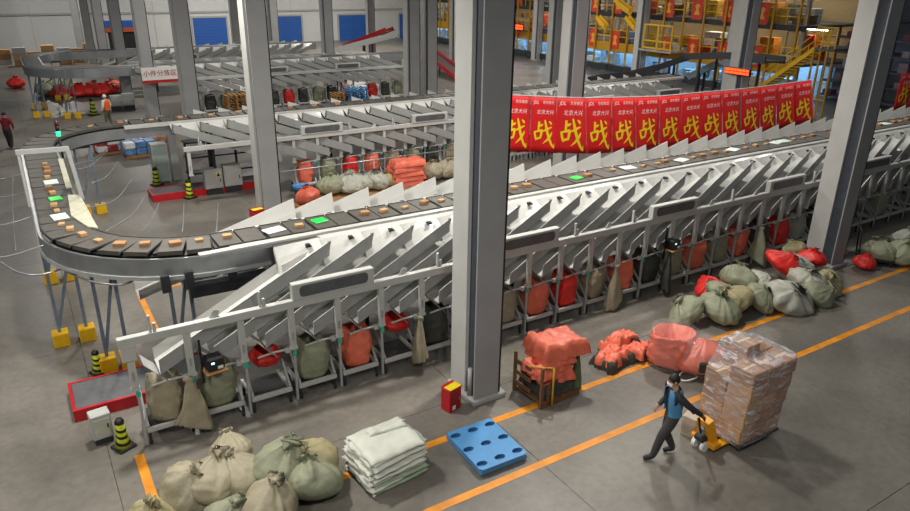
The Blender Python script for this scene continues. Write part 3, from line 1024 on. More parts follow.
def bag_row(x0, yr, n, bags, rowname, drapes={}, group='bag stands', mirror=1):
    for k in range(n):
        xc = x0 + (k + .5) * PITCH
        col = bags.get(k)
        what = ('holding a %s bag' % KH[col]) if col else 'with no bag'
        t = thing('bag_stand', 'white bag stand %s, %s bay from left, %s' % (what, nth(k), rowname), 'stand', (xc, yr, 0), 0, group)
        for nm, me in stand_parts:
            link(nm, me, t)
        if col:
            b = link('open_sack', HUNG[col][k % 2], None, (xc + .02, yr + .3, .295), (k % 3) * .2 - .2)
            tag(b, 'open %s bag in the %s bay from left, %s' % (KH[col], nth(k), rowname), 'sack', 'open bags in ' + rowname)
        if k in drapes:
            b = link('draped_sack', DRAPE[drapes[k]], None, (xc + .38, yr - .2, .2), .3 * k)
            tag(b, 'limp %s sack hung outside the %s bay from left, %s' % (KH[drapes[k]], nth(k), rowname), 'sack', 'limp sacks on ' + rowname)


near_bags = {0: 'beige', 1: 'green', 3: 'green', 4: 'coral', 6: 'dark', 7: 'green', 8: 'beige', 9: 'coral', 10: 'red', 11: 'beige', 12: 'coral', 13: 'dark', 14: 'green', 15: 'coral', 16: 'green', 17: 'coral',
             18: 'dark', 19: 'red', 20: 'pale', 21: 'dark', 22: 'green', 23: 'dark', 25: 'green'}
bag_row(XN0, 12.08, 28, near_bags, 'near front row', {0: 'beige', 5: 'beige', 11: 'beige', 13: 'dark', 17: 'green'}, 'bag stands of the near front row')
far_bags = {0: 'coral', 1: 'green', 2: 'red', 3: 'coral', 4: 'beige', 5: 'green', 6: 'dark', 7: 'beige', 8: 'dark', 9: 'beige', 11: 'red', 12: 'beige', 13: 'coral', 14: 'beige'}
bag_row(5.0 + PITCH * 4, 25.93, 16, far_bags, 'far inner row', {}, 'bag stands of the far inner row')
back_bags = {i: ['dark', 'green', 'dark', 'beige', 'dark', 'red'][i % 6] for i in range(20) if i % 7 != 3}
bag_row(9.6, 43.5, 14, back_bags, 'back sorter row', {}, 'bag stands of the back sorter row')
# short red bag tops seen in two empty bays
for (k, lb) in ((2, 'red bag top folded on the third stand of the near front row'), (5, 'small red bag top on the sixth stand of the near front row')):
    xc = XN0 + (k + .5) * PITCH
    o = link('folded_sack', HUNG['red'][k % 2], None, (xc, 12.5, .86), .3); o.scale = (.95, .8, .34); o.rotation_euler = (.35, .25, .3)
    tag(o, lb, 'sack')
# ================================================================== FLOOR OBJECTS
def crumple(o_mb, amp, sc, seed, zmin=None):
    out = []
    for p in o_mb.v:
        n = Vector((fbm(p, sc, seed), fbm(p, sc, seed + 5), fbm(p, sc, seed + 9)))
        q = Vector(p) + n * amp
        if zmin is not None: q.z = max(zmin, q.z)
        out.append(tuple(q))
    o_mb.v = out
    return o_mb


def soft_slab(x0, x1, y0, y1, z0, z1, n=14, seed=0, amp=.02, sag=.3, rag=.04):
    """a cloth slab with rounded drooping rim; the rim bends down by sag*thickness"""
    top = []; nx = n; ny = n
    for i in range(nx + 1):
        row = []
        for j in range(ny + 1):
            u = i / nx * 2 - 1; v = j / ny * 2 - 1
            e = max(abs(u), abs(v))
            f = 1 - max(0, (e - .8) / .2) ** 2
            x = (x0 + x1) / 2 + u * (x1 - x0) / 2 * (1 + rag * fbm((u, v, seed), 2)); y = (y0 + y1) / 2 + v * (y1 - y0) / 2 * (1 + rag * fbm((v, u, seed), 2))
            z = z0 + (z1 - z0) * (.1 + .9 * f) - (1 - f) * sag * (z1 - z0) + amp * fbm((x, y, seed), 5, seed) + amp * .8 * (1 - 2 * abs(noise.noise(Vector((x * 4.2 + seed, y * 4.2, seed)))))
            row.append((x, y, max(z, z0 + .002)))
        top.append(row)
    mb = MB().grid(top)
    n0 = len(mb.v)
    mb.add([(p[0], p[1], max(z0, p[2] - (z1 - z0) * .75)) for r in top for p in r],
           [tuple(reversed((i * (ny + 1) + j, i * (ny + 1) + j + 1, (i + 1) * (ny + 1) + j + 1, (i + 1) * (ny + 1) + j))) for i in range(nx) for j in range(ny)])
    # rim
    ring = [(i, 0) for i in range(nx)] + [(nx, j) for j in range(ny)] + [(i, ny) for i in range(nx, 0, -1)] + [(0, j) for j in range(ny, 0, -1)]
    idx = [i * (ny + 1) + j for i, j in ring]
    fs = [(idx[k], idx[(k + 1) % len(idx)], n0 + idx[(k + 1) % len(idx)], n0 + idx[k]) for k in range(len(idx))]
    mb.f += fs
    return mb


# ---- blue plastic pallet with nine cups
pc = [gz(446.6, 432.8, .15), gz(489, 418.3, .15), gz(527.2, 451.3, .15), gz(482.3, 472.5, .15)]
cxp = sum(p[0] for p in pc) / 4; cyp = sum(p[1] for p in pc) / 4
pal = thing('plastic_pallet', 'bright blue plastic pallet with oval cups lying on the orange stripe', 'pallet', (cxp, cyp, 0), math.atan2(pc[1][1] - pc[0][1], pc[1][0] - pc[0][0]))


def oval(cx, cy, rx, ry, n=16):
    return [(cx + rx * math.cos(2 * PI * i / n), cy + ry * math.sin(2 * PI * i / n)) for i in range(n)]


bm = bmesh.new()
PX, PY = .5, .62
outer = [(-PX + .05, -PY), (PX - .05, -PY), (PX, -PY + .05), (PX, PY - .05), (PX - .05, PY), (-PX + .05, PY), (-PX, PY - .05), (-PX, -PY + .05)]
cups = [(sx * .38, sy * .46) for sx in (-1, 0, 1) for sy in (-1, 0, 1)]
deck_z0, deck_z1 = .105, .15
def tri_deck(z, flip):
    ed = []
    def loop(pts):
        vs = [bm.verts.new((x, y, z)) for x, y in pts]
        return [bm.edges.new((vs[i], vs[(i + 1) % len(vs)])) for i in range(len(vs))]
    ed += loop(outer)
    for c in cups: ed += loop(oval(c[0], c[1], .11, .07))
    bmesh.ops.triangle_fill(bm, use_beauty=True, use_dissolve=False, edges=ed)
tri_deck(deck_z1, False)
me = bpy.data.meshes.new('deck'); 
bmesh.ops.recalc_face_normals(bm, faces=bm.faces[:])
for f in bm.faces:
    if f.normal.z < 0: f.normal_flip()
r = bmesh.ops.extrude_face_region(bm, geom=bm.faces[:])
for v in [g for g in r['geom'] if isinstance(g, bmesh.types.BMVert)]: v.co.z = deck_z0
bmesh.ops.recalc_face_normals(bm, faces=bm.faces[:])
bm.to_mesh(me); bm.free(); me.materials.append(M_BLUEPL)
link('deck', me, pal)
cup = MB()
n = 16
for c in cups:
    top = oval(0, 0, .11, .07); bot = oval(0, 0, .09, .055)
    cm = MB().add([(x, y, .148) for x, y in top] + [(x, y, .005) for x, y in bot] + [(x * .96, y * .96, .148) for x, y in top] + [(x * .95, y * .95, .085) for x, y in bot],
                  [(i, (i + 1) % n, n + (i + 1) % n, n + i) for i in range(n)] + [(2 * n + (i + 1) % n, 2 * n + i, 3 * n + i, 3 * n + (i + 1) % n) for i in range(n)] +
                  [tuple(range(3 * n, 4 * n)), tuple(range(2 * n - 1, n - 1, -1))] + [((i + 1) % n, i, 2 * n + i, 2 * n + (i + 1) % n) for i in range(n)])
    cm.build('cup', M_BLUEDK, pal, loc=(c[0], c[1], 0))
MB().box(-PX + .01, PX - .01, -PY + .01, -PY + .03, .03, .105).box(-PX + .01, PX - .01, PY - .03, PY - .01, .03, .105).box(-PX + .01, -PX + .03, -PY + .03, PY - .03, .03, .105).box(PX - .03, PX - .01, -PY + .03, PY - .03, .03, .105).build('skirt', M_BLUEPL, pal)

# ---- stack of folded white sacks
st = [gz(352, 492), gz(428, 484), gz(424, 456), gz(350, 463)]
sx = sum(p[0] for p in st) / 4; sy = sum(p[1] for p in st) / 4 + .1
rot = .12
M_WSACK = mat('white_folded_sack', '#cfd2c6', .6, var=.1, vscale=4, bump=.2, bscale=50)
M_WSACK2 = mat('green_tinged_sack', '#93a488', .6, var=.14, vscale=4, bump=.2, bscale=50)
hts = [0]
for i in range(19):
    z0 = i * .036
    w_ = .55 + .03 * math.sin(i * 2.3); d_ = .45 + .025 * math.cos(i * 1.7)
    mb = soft_slab(-w_, w_, -d_, d_, 0, .042, 18, seed=i * 3.3, amp=.010, sag=.7, rag=.07)
    o = mb.build('folded_sack', M_WSACK2 if i in (1, 2, 4, 7) else M_WSACK, None, True, (sx + .035 * math.sin(i * 1.9), sy + .03 * math.cos(i * 2.7), z0), rot + .09 * math.sin(i * 3.1))
    tag(o, ('topmost' if i == 18 else nth(i) + ' from the floor,') + ' folded white sack in the square stack beside the blue pallet', 'sack', 'folded white sacks in the square stack')
o = soft_slab(-.34, .38, -.11, .1, 0, .035, 16, seed=77, amp=.022, sag=.2, rag=.2).build('folded_sack', M_WSACK, None, True, (sx + .12, sy + .24, .695), -.08)
tag(o, 'crumpled white sack lying across the top of the square stack', 'sack')

# ---- coral folded sacks on a wooden frame
fx, fy, _ = gz(545, 392)
M_DWOOD = mat('dark_rack_wood', '#6d4b2e', .7, var=.2)
fr = thing('wooden_rack', 'low wooden slatted rack with yellow poles holding folded coral sacks', 'rack', (fx, fy, 0), .05)
for sxx in (-.5, -.3): 
    for yy in (-.42, .42):
        MB().bbox(sxx - .03, sxx + .03, yy - .03, yy + .03, 0, .95 if sxx < -.4 else .5, .006).build('post', M_DWOOD, fr)
for k in range(3):
    MB().bbox(-.53, -.5, -.1, .42, .2 + k * .25, .3 + k * .25, .005).build('slat', M_DWOOD, fr)
for k in range(6):
    MB().bbox(-.5 + k * .18, -.35 + k * .18, -.45, .45, .1, .13, .004).build('plank', M_DWOOD, fr)
MB().bbox(-.5, .55, -.45, -.38, 0, .1, .005).bbox(-.5, .55, .38, .45, 0, .1, .005).build('runner', M_DWOOD, fr)
M_POLE = mat('yellow_pole', '#c99a2c', .5)
MB().tube([(-.28, -.52, 0), (-.28, -.5, .92)], .022, 8).build('pole', M_POLE, fr, True)
MB().tube([(-.58, -.1, .85), (-.28, -.5, .92)], .02, 8).build('pole', M_POLE, fr, True)
MB().tube([(.5, .46, 0), (.5, .46, .8)], .02, 8).build('pole', mat('green_pole', '#5c7a45', .5), fr, True)
for i in range(7):
    th = .15 if i < 6 else .3
    z0 = .135 + i * .135
    w_ = .46 + .07 * math.sin(i * 2.1); d_ = .38 + .05 * math.cos(i)
    mb = soft_slab(-w_, w_ + (.2 if i == 6 else 0), -d_, d_, 0, th, 22, seed=i * 2.7 + 4, amp=.05, sag=.5, rag=.16)
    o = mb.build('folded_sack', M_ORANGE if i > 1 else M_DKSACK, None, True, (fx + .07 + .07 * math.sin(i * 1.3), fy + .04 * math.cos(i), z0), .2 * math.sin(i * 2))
    tag(o, ('topmost bulging coral' if i == 6 else nth(i) + ' from the bottom, folded') + ' sack on the wooden rack beside the near column', 'sack', 'folded coral sacks on the wooden rack')
o = soft_slab(-.22, .2, -.3, .3, 0, .1, 14, seed=91, amp=.05, sag=.5, rag=.2).build('flat_sack', M_DKSACK, None, True, (fx + .62, fy + .1, .82), .2)
tag(o, 'dark cloth tip sticking out at the right of the coral rack stack', 'cloth')
o = drape_mesh(mat('olive_cloth', '#4e6140', .65, bump=.4, bscale=9), 3)
o = link('draped_sack', o, None, (fx + .66, fy - .2, .02), .8); o.scale = (.8, .8, .8)
tag(o, 'olive green cloth hanging at the right of the coral rack stack', 'cloth')

# ---- flattened coral sacks on the floor
cx0, cy0, _ = gz(620, 357)
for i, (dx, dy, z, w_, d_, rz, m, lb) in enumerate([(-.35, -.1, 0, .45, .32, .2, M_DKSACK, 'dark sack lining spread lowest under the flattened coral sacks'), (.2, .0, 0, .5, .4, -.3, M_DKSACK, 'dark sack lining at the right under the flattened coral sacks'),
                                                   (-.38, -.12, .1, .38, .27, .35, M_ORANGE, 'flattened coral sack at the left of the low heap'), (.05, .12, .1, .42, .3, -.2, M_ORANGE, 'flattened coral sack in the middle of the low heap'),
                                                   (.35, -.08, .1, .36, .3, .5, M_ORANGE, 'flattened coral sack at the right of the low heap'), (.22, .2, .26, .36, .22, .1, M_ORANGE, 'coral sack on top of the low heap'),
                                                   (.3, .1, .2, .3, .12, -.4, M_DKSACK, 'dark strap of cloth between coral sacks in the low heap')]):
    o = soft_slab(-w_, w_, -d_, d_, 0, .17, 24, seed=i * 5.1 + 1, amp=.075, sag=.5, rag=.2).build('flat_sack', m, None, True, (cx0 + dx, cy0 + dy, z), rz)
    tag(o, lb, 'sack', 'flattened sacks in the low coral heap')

# ---- wrapped coral bulk sacks
M_FILM = mat('clear_stretch_film', '#e9edf2', .12, var=0, alpha=.1)
def big_sack(u, v, s, label, rz, openbag):
    p = gz(u, v)
    t = thing('bulk_sack', label, 'sack', (p[0], p[1], 0), rz, 'wrapped coral bulk sacks')
    if openbag:
        link('bag_body', hung_mesh('bag_body', M_ORANGE, 3, .42, .4, .78, .5), t)
        MB().lathe([(.53, .02), (.56, .2), (.55, .5), (.5, .78), (.52, .86)], 24).xf(Matrix.Scale(1, 4)).build('film_wrap', M_FILM, t, True)
    else:
        link('bag_body', sack_mesh('bag_body', M_ORANGE, 21, .5, .44, .8, neck=False), t)
        crumple(MB().lathe([(.1, 0.03), (.52, .1), (.56, .35), (.48, .62), (.25, .82), (.05, .86)], 24), .04, 3, 4, .01).build('film_wrap', M_FILM, t, True)
    MB().bbox(-.2, .16, -.56, -.46, .25, .5, .03).build('dark_panel', M_DKSACK, t)
    return t
big_sack(670, 362, 1, 'open-topped coral bulk sack in clear film beside the flattened heap', .3, True)
big_sack(697, 370, 1, 'rounded coral bulk sack in clear film behind the worker', -.5, False)
o = MB().tube([(.22 * math.cos(a * PI / 12), .16 * math.sin(a * PI / 12), .02 + .05 * math.sin(a * PI / 12) ** 2) for a in range(25)], .018, 6).build('loose_strap', M_PAPER, None, True, gz(688, 378, 0))
tag(o, 'white loop of strapping on the floor behind the worker', 'strap')

# ---- red extinguisher box by the near column
def fire_box(u, v, s, label, rz=.35):
    p = gz(u, v)
    t = thing('extinguisher_box', label, 'box', (p[0], p[1], 0), rz)
    w, d, h = .16 * s, .12 * s, .48 * s
    MB().bbox(-w, w, -d, d, 0, h, .012).build('body', M_RED, t)
    MB().box(-w * .75, w * .75, -d - .012, -d, h * .08, h * .8).build('door', mat('dark_red_door', '#8c1019', .4), t)
    MB().bbox(-w - .01, w + .01, -d - .015, d + .01, h, h + .03, .008).build('lid', M_RED, t)
    MB().box(-w * .95, w * .95, -d - .01, d * .4, h + .03, h + .034).build('lid_label', mat('yellow_label', '#eed81c', .5), t)
    MB().box(-w * .6, -w * .1, -d - .018, -d - .012, h * .12, h * .3).build('instruction_label', M_PAPER, t)
    MB().tube([(w * .5, -d - .03, h * .45), (w * .5, -d - .03, h * .6)], .01, 6).build('handle', M_SILVER, t, True)
    return t
fire_box(451, 408, 1.05, 'red fire extinguisher box with yellow label at the foot of the near column', .25)
fire_box(258, 226, 1.25, 'small red extinguisher box with orange top by the second column', .2)

# ---- red-framed floor trays (drive pits)
def red_tray(p0, p1, p2, z, label, h=.26):
    t = thing('red_framed_platform', label, 'platform', (0, 0, 0))
    (xa, ya) = p0; (xb, yb) = p1
    MB().box(xa + .06, xb - .06, ya + .06, yb - .06, .02, h - .02).build('deck', mat('grey_rubber_mat', '#58595c', .7), t)
    for q in ((xa, xb, ya, ya + .06), (xa, xb, yb - .06, yb), (xa, xa + .06, ya + .06, yb - .06), (xb - .06, xb, ya + .06, yb - .06)):
        MB().bbox(q[0], q[1], q[2], q[3], 0.0, h, .008).build('side_rail', M_RED, t)
    return t
a = gz(73, 412, .25); b2 = gz(66, 385, .25)
red_tray((a[0], a[1]), (2.6, b2[1] + .05), None, 0, 'red-framed grey platform on the floor under the front rail end')
a = gz(152, 195, .3)
red_tray((a[0], a[1]), (8.4, a[1] + 1.0), None, 0, 'long red-framed platform under the control cabinets', .28)

# ---- small white control box and striped bollards
p = gz(104, 440)
t = thing('control_box', 'small white control box standing by the red-framed platform', 'box', (p[0], p[1], 0), .1)
MB().bbox(-.17, .17, -.14, .14, .12, .62, .01).build('body', M_WHITE, t)
MB().bbox(-.14, .14, -.15, -.14, .18, .54, .004).build('door', mat('pale_grey_door', '#b9bcae', .5), t)
MB().box(.08, .11, -.16, -.15, .34, .42).build('handle', M_DARKST, t)
MB().box(-.15, .15, -.12, .12, 0, .12).build('base', M_DARKST, t)

M_HIVIS = mat('hi_vis_yellow', '#c9d62a', .5)
def bollard(u, v, label, s=1.0):
    p = gz(u, v)
    t = thing('striped_bollard', label, 'bollard', (p[0], p[1], 0), .4)
    MB().bbox(-.17 * s, .17 * s, -.17 * s, .17 * s, 0, .05, .015).build('base', M_BLACK, t)
    prof = [(.15, .05), (.10, .2), (.085, .36), (.075, .52)]
    MB().lathe([(r * s, z * s) for r, z in prof], 14).build('body', M_HIVIS, t, True)
    for k in range(3):
        # slanted black bands wrapped round the cone
        P = []
        for i in range(15):
            an = 2 * PI * i / 14
            zc = (.12 + .13 * k + .03 * math.sin(an)) * s
            def rad(z): 
                z = z / s
                for (r0, z0), (r1, z1) in zip(prof, prof[1:]):
                    if z <= z1: return (r0 + (r1 - r0) * max(0, (z - z0)) / (z1 - z0) + .004) * s
                return prof[-1][0] * s
            P.append([(rad(zc) * math.cos(an), rad(zc) * math.sin(an), zc), (rad(zc + .055 * s) * math.cos(an), rad(zc + .055 * s) * math.sin(an), zc + .055 * s)])
        MB().grid(P).build('stripe', M_BLACK, t, True)
    MB().lathe([(.08 * s, .52 * s), (.085 * s, .56 * s), (.05 * s, .62 * s)], 14).build('cap', M_BLACK, t, True)
    return t
bollard(124, 447, 'black and yellow bollard by the white control box at the front left')
bollard(99, 373, 'black and yellow bollard beside the yellow foot blocks', .9)
bollard(190, 198, 'black and yellow bollard in front of the control cabinets', 1.2)
bollard(157, 185, 'black and yellow bollard by the glass cabinet', 1.2)
bollard(94, 115, 'small bollard beyond the bend near the orange-vested worker', 1.6)

# ---- barcode printers on arms in the front row
def printer(x, label):
    t = thing('label_printer', label, 'printer', (x, 11.86, 1.35), .1)
    MB().bbox(-.16, .16, -.14, .14, 0, .27, .03).build('body', M_BLACK, t)
    MB().box(-.09, -.03, -.147, -.138, .16, .2).build('screen', mat('pale_blue_screen', '#bfe4ff', .3, var=0, emit=1.5), t)
    MB().box(.02, .12, -.146, -.138, .04, .1).build('paper_slot', M_PAPER, t)
    MB().bbox(-.2, .2, -.17, .16, -.04, -.005, .008).build('shelf', M_WOOD, t)
    MB().bar((-.19, .1, -.3), (-.19, .1, .6), .035, .035).build('arm', M_BLACK, t)
    return t
printer(XN0 + 1.35, 'black label printer with lit screen on the second bay of the front row')
printer(XN0 + PITCH * 13 + .9, 'black label printer with white sheet further right on the front row')

# ---- electrical cabinets in the inner aisle
def cabinet(u0, u1, v, hpx, label, sign=False):
    p = gz(u0, v); q = gz(u1, v - 3)
    w = q[0] - p[0]; yy = p[1]
    hh = gy(u0, v - hpx, yy)[2]
    t = thing('electrical_cabinet', label, 'cabinet', (p[0], yy, 0))
    MB().bbox(0, w, 0, .4, .25, hh, .012).build('body', M_WHITE, t)
    MB().bbox(.04, w - .04, -.02, 0, .3, hh - .05, .006).build('door', M_WHITE, t)
    MB().box(w - .12, w - .09, -.04, -.02, hh * .5, hh * .62).build('handle', M_DARKST, t)
    MB().box(.03, w - .03, .03, .37, 0, .25).build('stand', M_DARKST, t)
    if sign:
        y_ = -.026
        MB().box(w * .62, w * .9, y_, -.02, hh * .68, hh * .9).build('warning_sign', mat('pale_yellow_sign', '#d8cf9a', .5), t)
        MB().add([(w * .66, y_ - .003, hh * .71), (w * .86, y_ - .003, hh * .71), (w * .76, y_ - .003, hh * .87), (w * .66, y_, hh * .71), (w * .86, y_, hh * .71), (w * .76, y_, hh * .87)],
                 [(0, 1, 2), (5, 4, 3), (0, 3, 4, 1), (1, 4, 5, 2), (2, 5, 3, 0)]).build('warning_triangle', M_BLACK, t)
    return t
cabinet(207, 224, 196, 26, 'white electrical cabinet with a warning triangle in the inner aisle', True)
cabinet(226, 243, 193, 27, 'plain white electrical cabinet right of the warning-sign cabinet')
cabinet(112, 122, 111, 15, 'white cabinet left of two beyond the orange-vested worker')
cabinet(124, 134, 110, 16, 'pale cabinet right of two beyond the orange-vested worker')
# steel shelf frame behind the cabinets
p = gz(196, 196); q = gz(256, 184)
t = thing('steel_rack', 'dark steel rack behind the white electrical cabinets', 'rack', (p[0], 28.6, 0))
L_ = q[0] - p[0] + .4
for x in (0, L_ * .33, L_ * .66, L_):
    MB().box(x - .04, x + .04, -.3, -.22, 0, 1.9).build('upright', M_DARKST, t)
for z in (.6, 1.25, 1.85):
    MB().box(0, L_, -.3, .3, z, z + .06).build('shelf', M_DARKST, t)
# glass-fronted box
p = gz(156, 184); q = gz(172, 182)
t = thing('glass_cabinet', 'white framed glass cabinet left of the red-framed platform', 'cabinet', (p[0], p[1], 0))
ww = q[0] - p[0]
MB().bbox(0, .06, 0, .5, 0, 1.55, .01).build('frame', M_WHITE, t); MB().bbox(ww - .06, ww, 0, .5, 0, 1.55, .01).build('frame', M_WHITE, t)
MB().bbox(0, ww, 0, .5, 1.55, 1.62, .01).build('top', M_WHITE, t); MB().box(.06, ww - .06, .02, .04, .05, 1.55).build('pane', mat('greenish_glass', '#9fb0aa', .15, var=.05), t)
MB().bbox(.06, ww - .06, .06, .5, .02, .5, .01).build('base_box', M_WHITE, t)
p = gz(172, 180)
t = thing('grey_post', 'thick grey machine post right of the glass cabinet', 'post', (p[0] + .2, p[1], 0))
MB().bbox(-.16, .16, -.16, .16, 0, 2.4, .01).build('shaft', M_GREYST, t); MB().bbox(-.22, .22, -.22, .22, 2.4, 2.5, .01).build('cap_plate', M_GREYST, t)

# floor board under the aisle sacks, folded coral sacks, blue tubs, pipe rail
p0 = gz(322, 195); p1 = gz(385, 181)
tag(MB().bbox(p0[0] - .3, p1[0] + .2, 24.0, 25.6, 0, .02, .006).build('cardboard_sheet', M_CARD), 'large brown cardboard sheet under the inner aisle sacks', 'sheet')
for i in range(5):
    p = clampy(gz(407, 181), 24.9)
    o = soft_slab(-.75, .75, -.4, .4, 0, .22, 14, seed=i * 4.4, amp=.06, sag=.4).build('folded_sack', M_ORANGE, None, True, (p[0] + .06 * math.sin(i * 2), p[1] + .1, i * .2), .1 * math.sin(i * 3))
    tag(o, ('topmost' if i == 4 else nth(i) + ' from the floor') + ' folded coral sack in the inner aisle stack', 'sack', 'folded coral sacks in the inner aisle')
def tub(u, v, label, s=1.0):
    p = clampy(gz(u, v), 25.45)
    t = thing('plastic_tub', label, 'tub', (p[0], p[1], 0))
    MB().lathe([(.24 * s, 0), (.32 * s, .42 * s), (.36 * s, .44 * s), (.36 * s, .47 * s), (.29 * s, .46 * s), (.21 * s, .05)], 20).build('body', M_BLUEPL, t, True)
    MB().lathe([(.34 * s, .36 * s), (.35 * s, .36 * s), (.35 * s, .40 * s), (.34 * s, .4 * s)], 20).build('rim', M_BLUEPL, t, True)
tub(301, 186, 'bright blue tub in the inner aisle near the second column', .95)
tub(373, 172, 'bright blue tub in the inner aisle behind the pale sacks', 1.0)
pr = thing('pipe_rail', 'thin pale pipe handrail along the inner aisle', 'rail', (0, 0, 0))
MB().tube([(7.95, 25.3, 1.1), (16.2, 25.3, 1.1)], .03, 8).build('top_rail', M_SILVER, pr, True)
for x in (7.95, 12.0, 16.2):
    MB().tube([(x, 25.3, 0), (x, 25.3, 1.1)], .03, 8).build('post', M_SILVER, pr, True)

# ---- wrapped goods beyond the bend
rngw = random.Random(3)
for i, (u, v, m, lb) in enumerate([(112, 152, '#a8343a', 'red wrapped goods pallet beyond the left bend'), (127, 150, '#c9ccd2', 'white wrapped goods pallet beyond the left bend'), (140, 155, '#5d86b8', 'blue and white bottle packs beyond the left bend'), (152, 150, '#b98a6a', 'tan wrapped goods beyond the left bend')]):
    p = gz(u, v)
    t = thing('goods_pallet', lb, 'goods', (p[0], p[1], 0), .1)
    mm = mat('goods_%d' % i, m, .4, var=.5, vscale=9)
    for a_ in range(3):
        for b_ in range(2):
            for c_ in range(2):
                MB().bbox(-.7 + a_ * .47, -.25 + a_ * .47, -.5 + b_ * .5, -.02 + b_ * .5, .14 + c_ * .3, .42 + c_ * .3, .03).build('pack', mm if rngw.random() > .3 else M_PAPER, t)
    for k in range(5):
        MB().box(-.7, .7, -.5 + k * .24, -.4 + k * .24, .1, .13).build('plank', M_WOOD, t)
    MB().box(-.7, .7, -.5, -.42, 0, .1).box(-.7, .7, .38, .46, 0, .1).build('runner', M_WOOD, t)

# ---- pallets stacked in the back aisle
def pallet_stack(u, v, n, m, lb, grp):
    p = gz(u, v)
    for i in range(n):
        t = thing('wooden_pallet' if m is M_WOOD else 'plastic_pallet', (('topmost ' if i == n - 1 else nth(i) + ' from the floor, ') + lb), 'pallet', (p[0] + .02 * math.sin(i * 3), p[1], i * .15), .03 * math.sin(i * 5), grp)
        for k in range(5):
            MB().bbox(-.6 + k * .27, -.48 + k * .27, -.5, .5, .115, .14, .004).build('plank', m, t)
        for yy in (-.46, 0, .42):
            for k in (-.58, -.06, .46):
                MB().box(k, k + .12, yy, yy + .06, 0, .115).build('block', m, t)
pallet_stack(237, 117, 9, M_WOOD, 'wooden pallet in the stack right of the sign columns', 'wooden pallets, left stack')
pallet_stack(342, 109, 7, M_WOOD, 'wooden pallet in the stack beside the blue pallets', 'wooden pallets, middle stack')
pallet_stack(357, 109, 9, M_BLUEPL, 'blue pallet in the middle back stack', 'blue pallets in the back aisle')
# back-left cartons and crates near the wall
for i in range(16):
    x = -9 + i * 1.15; hh = 1.0 + .6 * abs(math.sin(i * 1.9))
    t = thing('carton_stack', 'pile of brown cartons by the back wall, %s from the left' % nth(i), 'cartons', (x, 74 + (i % 3), 0), 0, 'cartons by the back wall')
    for k in range(3):
        MB().bbox(-.5, .5, -.4, .4, k * hh / 3, (k + 1) * hh / 3 - .01, .01).build('carton', (M_CARD, M_CARD2, M_GREYST)[(i + k) % 3], t)

# area sign hung on the fourth column
sg = thing('area_sign', 'white sign board with red Chinese lettering and a red strip', 'sign', (7.35, 42.9, 0))
MB().box(-.55, -.5, .02, 1.35, 2.6, 2.66).build('bracket', M_DARKST, sg)
MB().bbox(-.98, 1.0, -.02, .02, 2.2, 3.05, .006).build('board', M_PAPER, sg)
MB().box(-.98, 1.0, -.026, -.02, 2.2, 2.36).build('strip', M_RED, sg)
me = text_mesh('小件分拣区', .36, M_RED); me.transform(STAND)
link('lettering', me, sg, (.0, -.03, 2.7))
# ================================================================== HAND PALLET TRUCK WITH CARTONS
lx0, ly0 = gz(738, 452)[:2]
TX, TY, TR = 10.72, 6.72, 0.0
tr = thing('pallet_truck', 'yellow hand pallet truck under the film-wrapped cartons', 'pallet truck', (TX - .85, TY, 0), 0)
M_TRUCK = mat('truck_yellow', '#e8a012', .4, var=.06)
for s_ in (-1, 1):
    MB().bbox(.05, 1.3, s_ * .19 - .08, s_ * .19 + .08, .09, .135, .01).build('fork', M_TRUCK, tr)
    MB().tube([(1.15, s_ * .19 - .04, .045), (1.15, s_ * .19 + .04, .045)], .04, 12).build('load_roller', M_BLACK, tr)
MB().add([(-.06, -.2, .08), (.12, -.2, .08), (-.06, -.13, .66), (-.2, -.13, .62), (-.06, .2, .08), (.12, .2, .08), (-.06, .13, .66), (-.2, .13, .62)],
         [(0, 1, 2, 3), (7, 6, 5, 4), (0, 4, 5, 1), (1, 5, 6, 2), (2, 6, 7, 3), (3, 7, 4, 0)]).build('mast_plate', M_TRUCK, tr)
MB().bbox(-.12, .1, -.27, .27, .08, .2, .02).build('fork_bridge', M_TRUCK, tr)
MB().tube([(-.17, 0, .2), (-.17, 0, .5)], .06, 12).build('pump', M_SILVER, tr, True)
MB().bbox(-.25, -.08, -.1, .1, .2, .3, .01).build('pump_base', M_DARKST, tr)
for s_ in (-1, 1):
    MB().tube([(-.17, s_ * .06, .1), (-.17, s_ * .13, .1)], .1, 16).build('steer_wheel', M_PAPER, tr)
HAND_T = Vector((-.60, -.16, .96))
MB().tube([(-.2, 0, .35), (-.4, -.08, .68), tuple(HAND_T + Vector((.05, 0, -.06)))], .022, 8).build('tiller', M_BLACK, tr, True)
hl = MB().tube([(HAND_T.x + .05, -.16 - .12, .92), (HAND_T.x, -.16 - .14, .98), (HAND_T.x - .03, -.16 - .10, 1.02), (HAND_T.x - .03, -.16 + .10, 1.02), (HAND_T.x, -.16 + .14, .98), (HAND_T.x + .05, -.16 + .12, .92)], .016, 8).build('grip_loop', M_BLACK, tr, True)

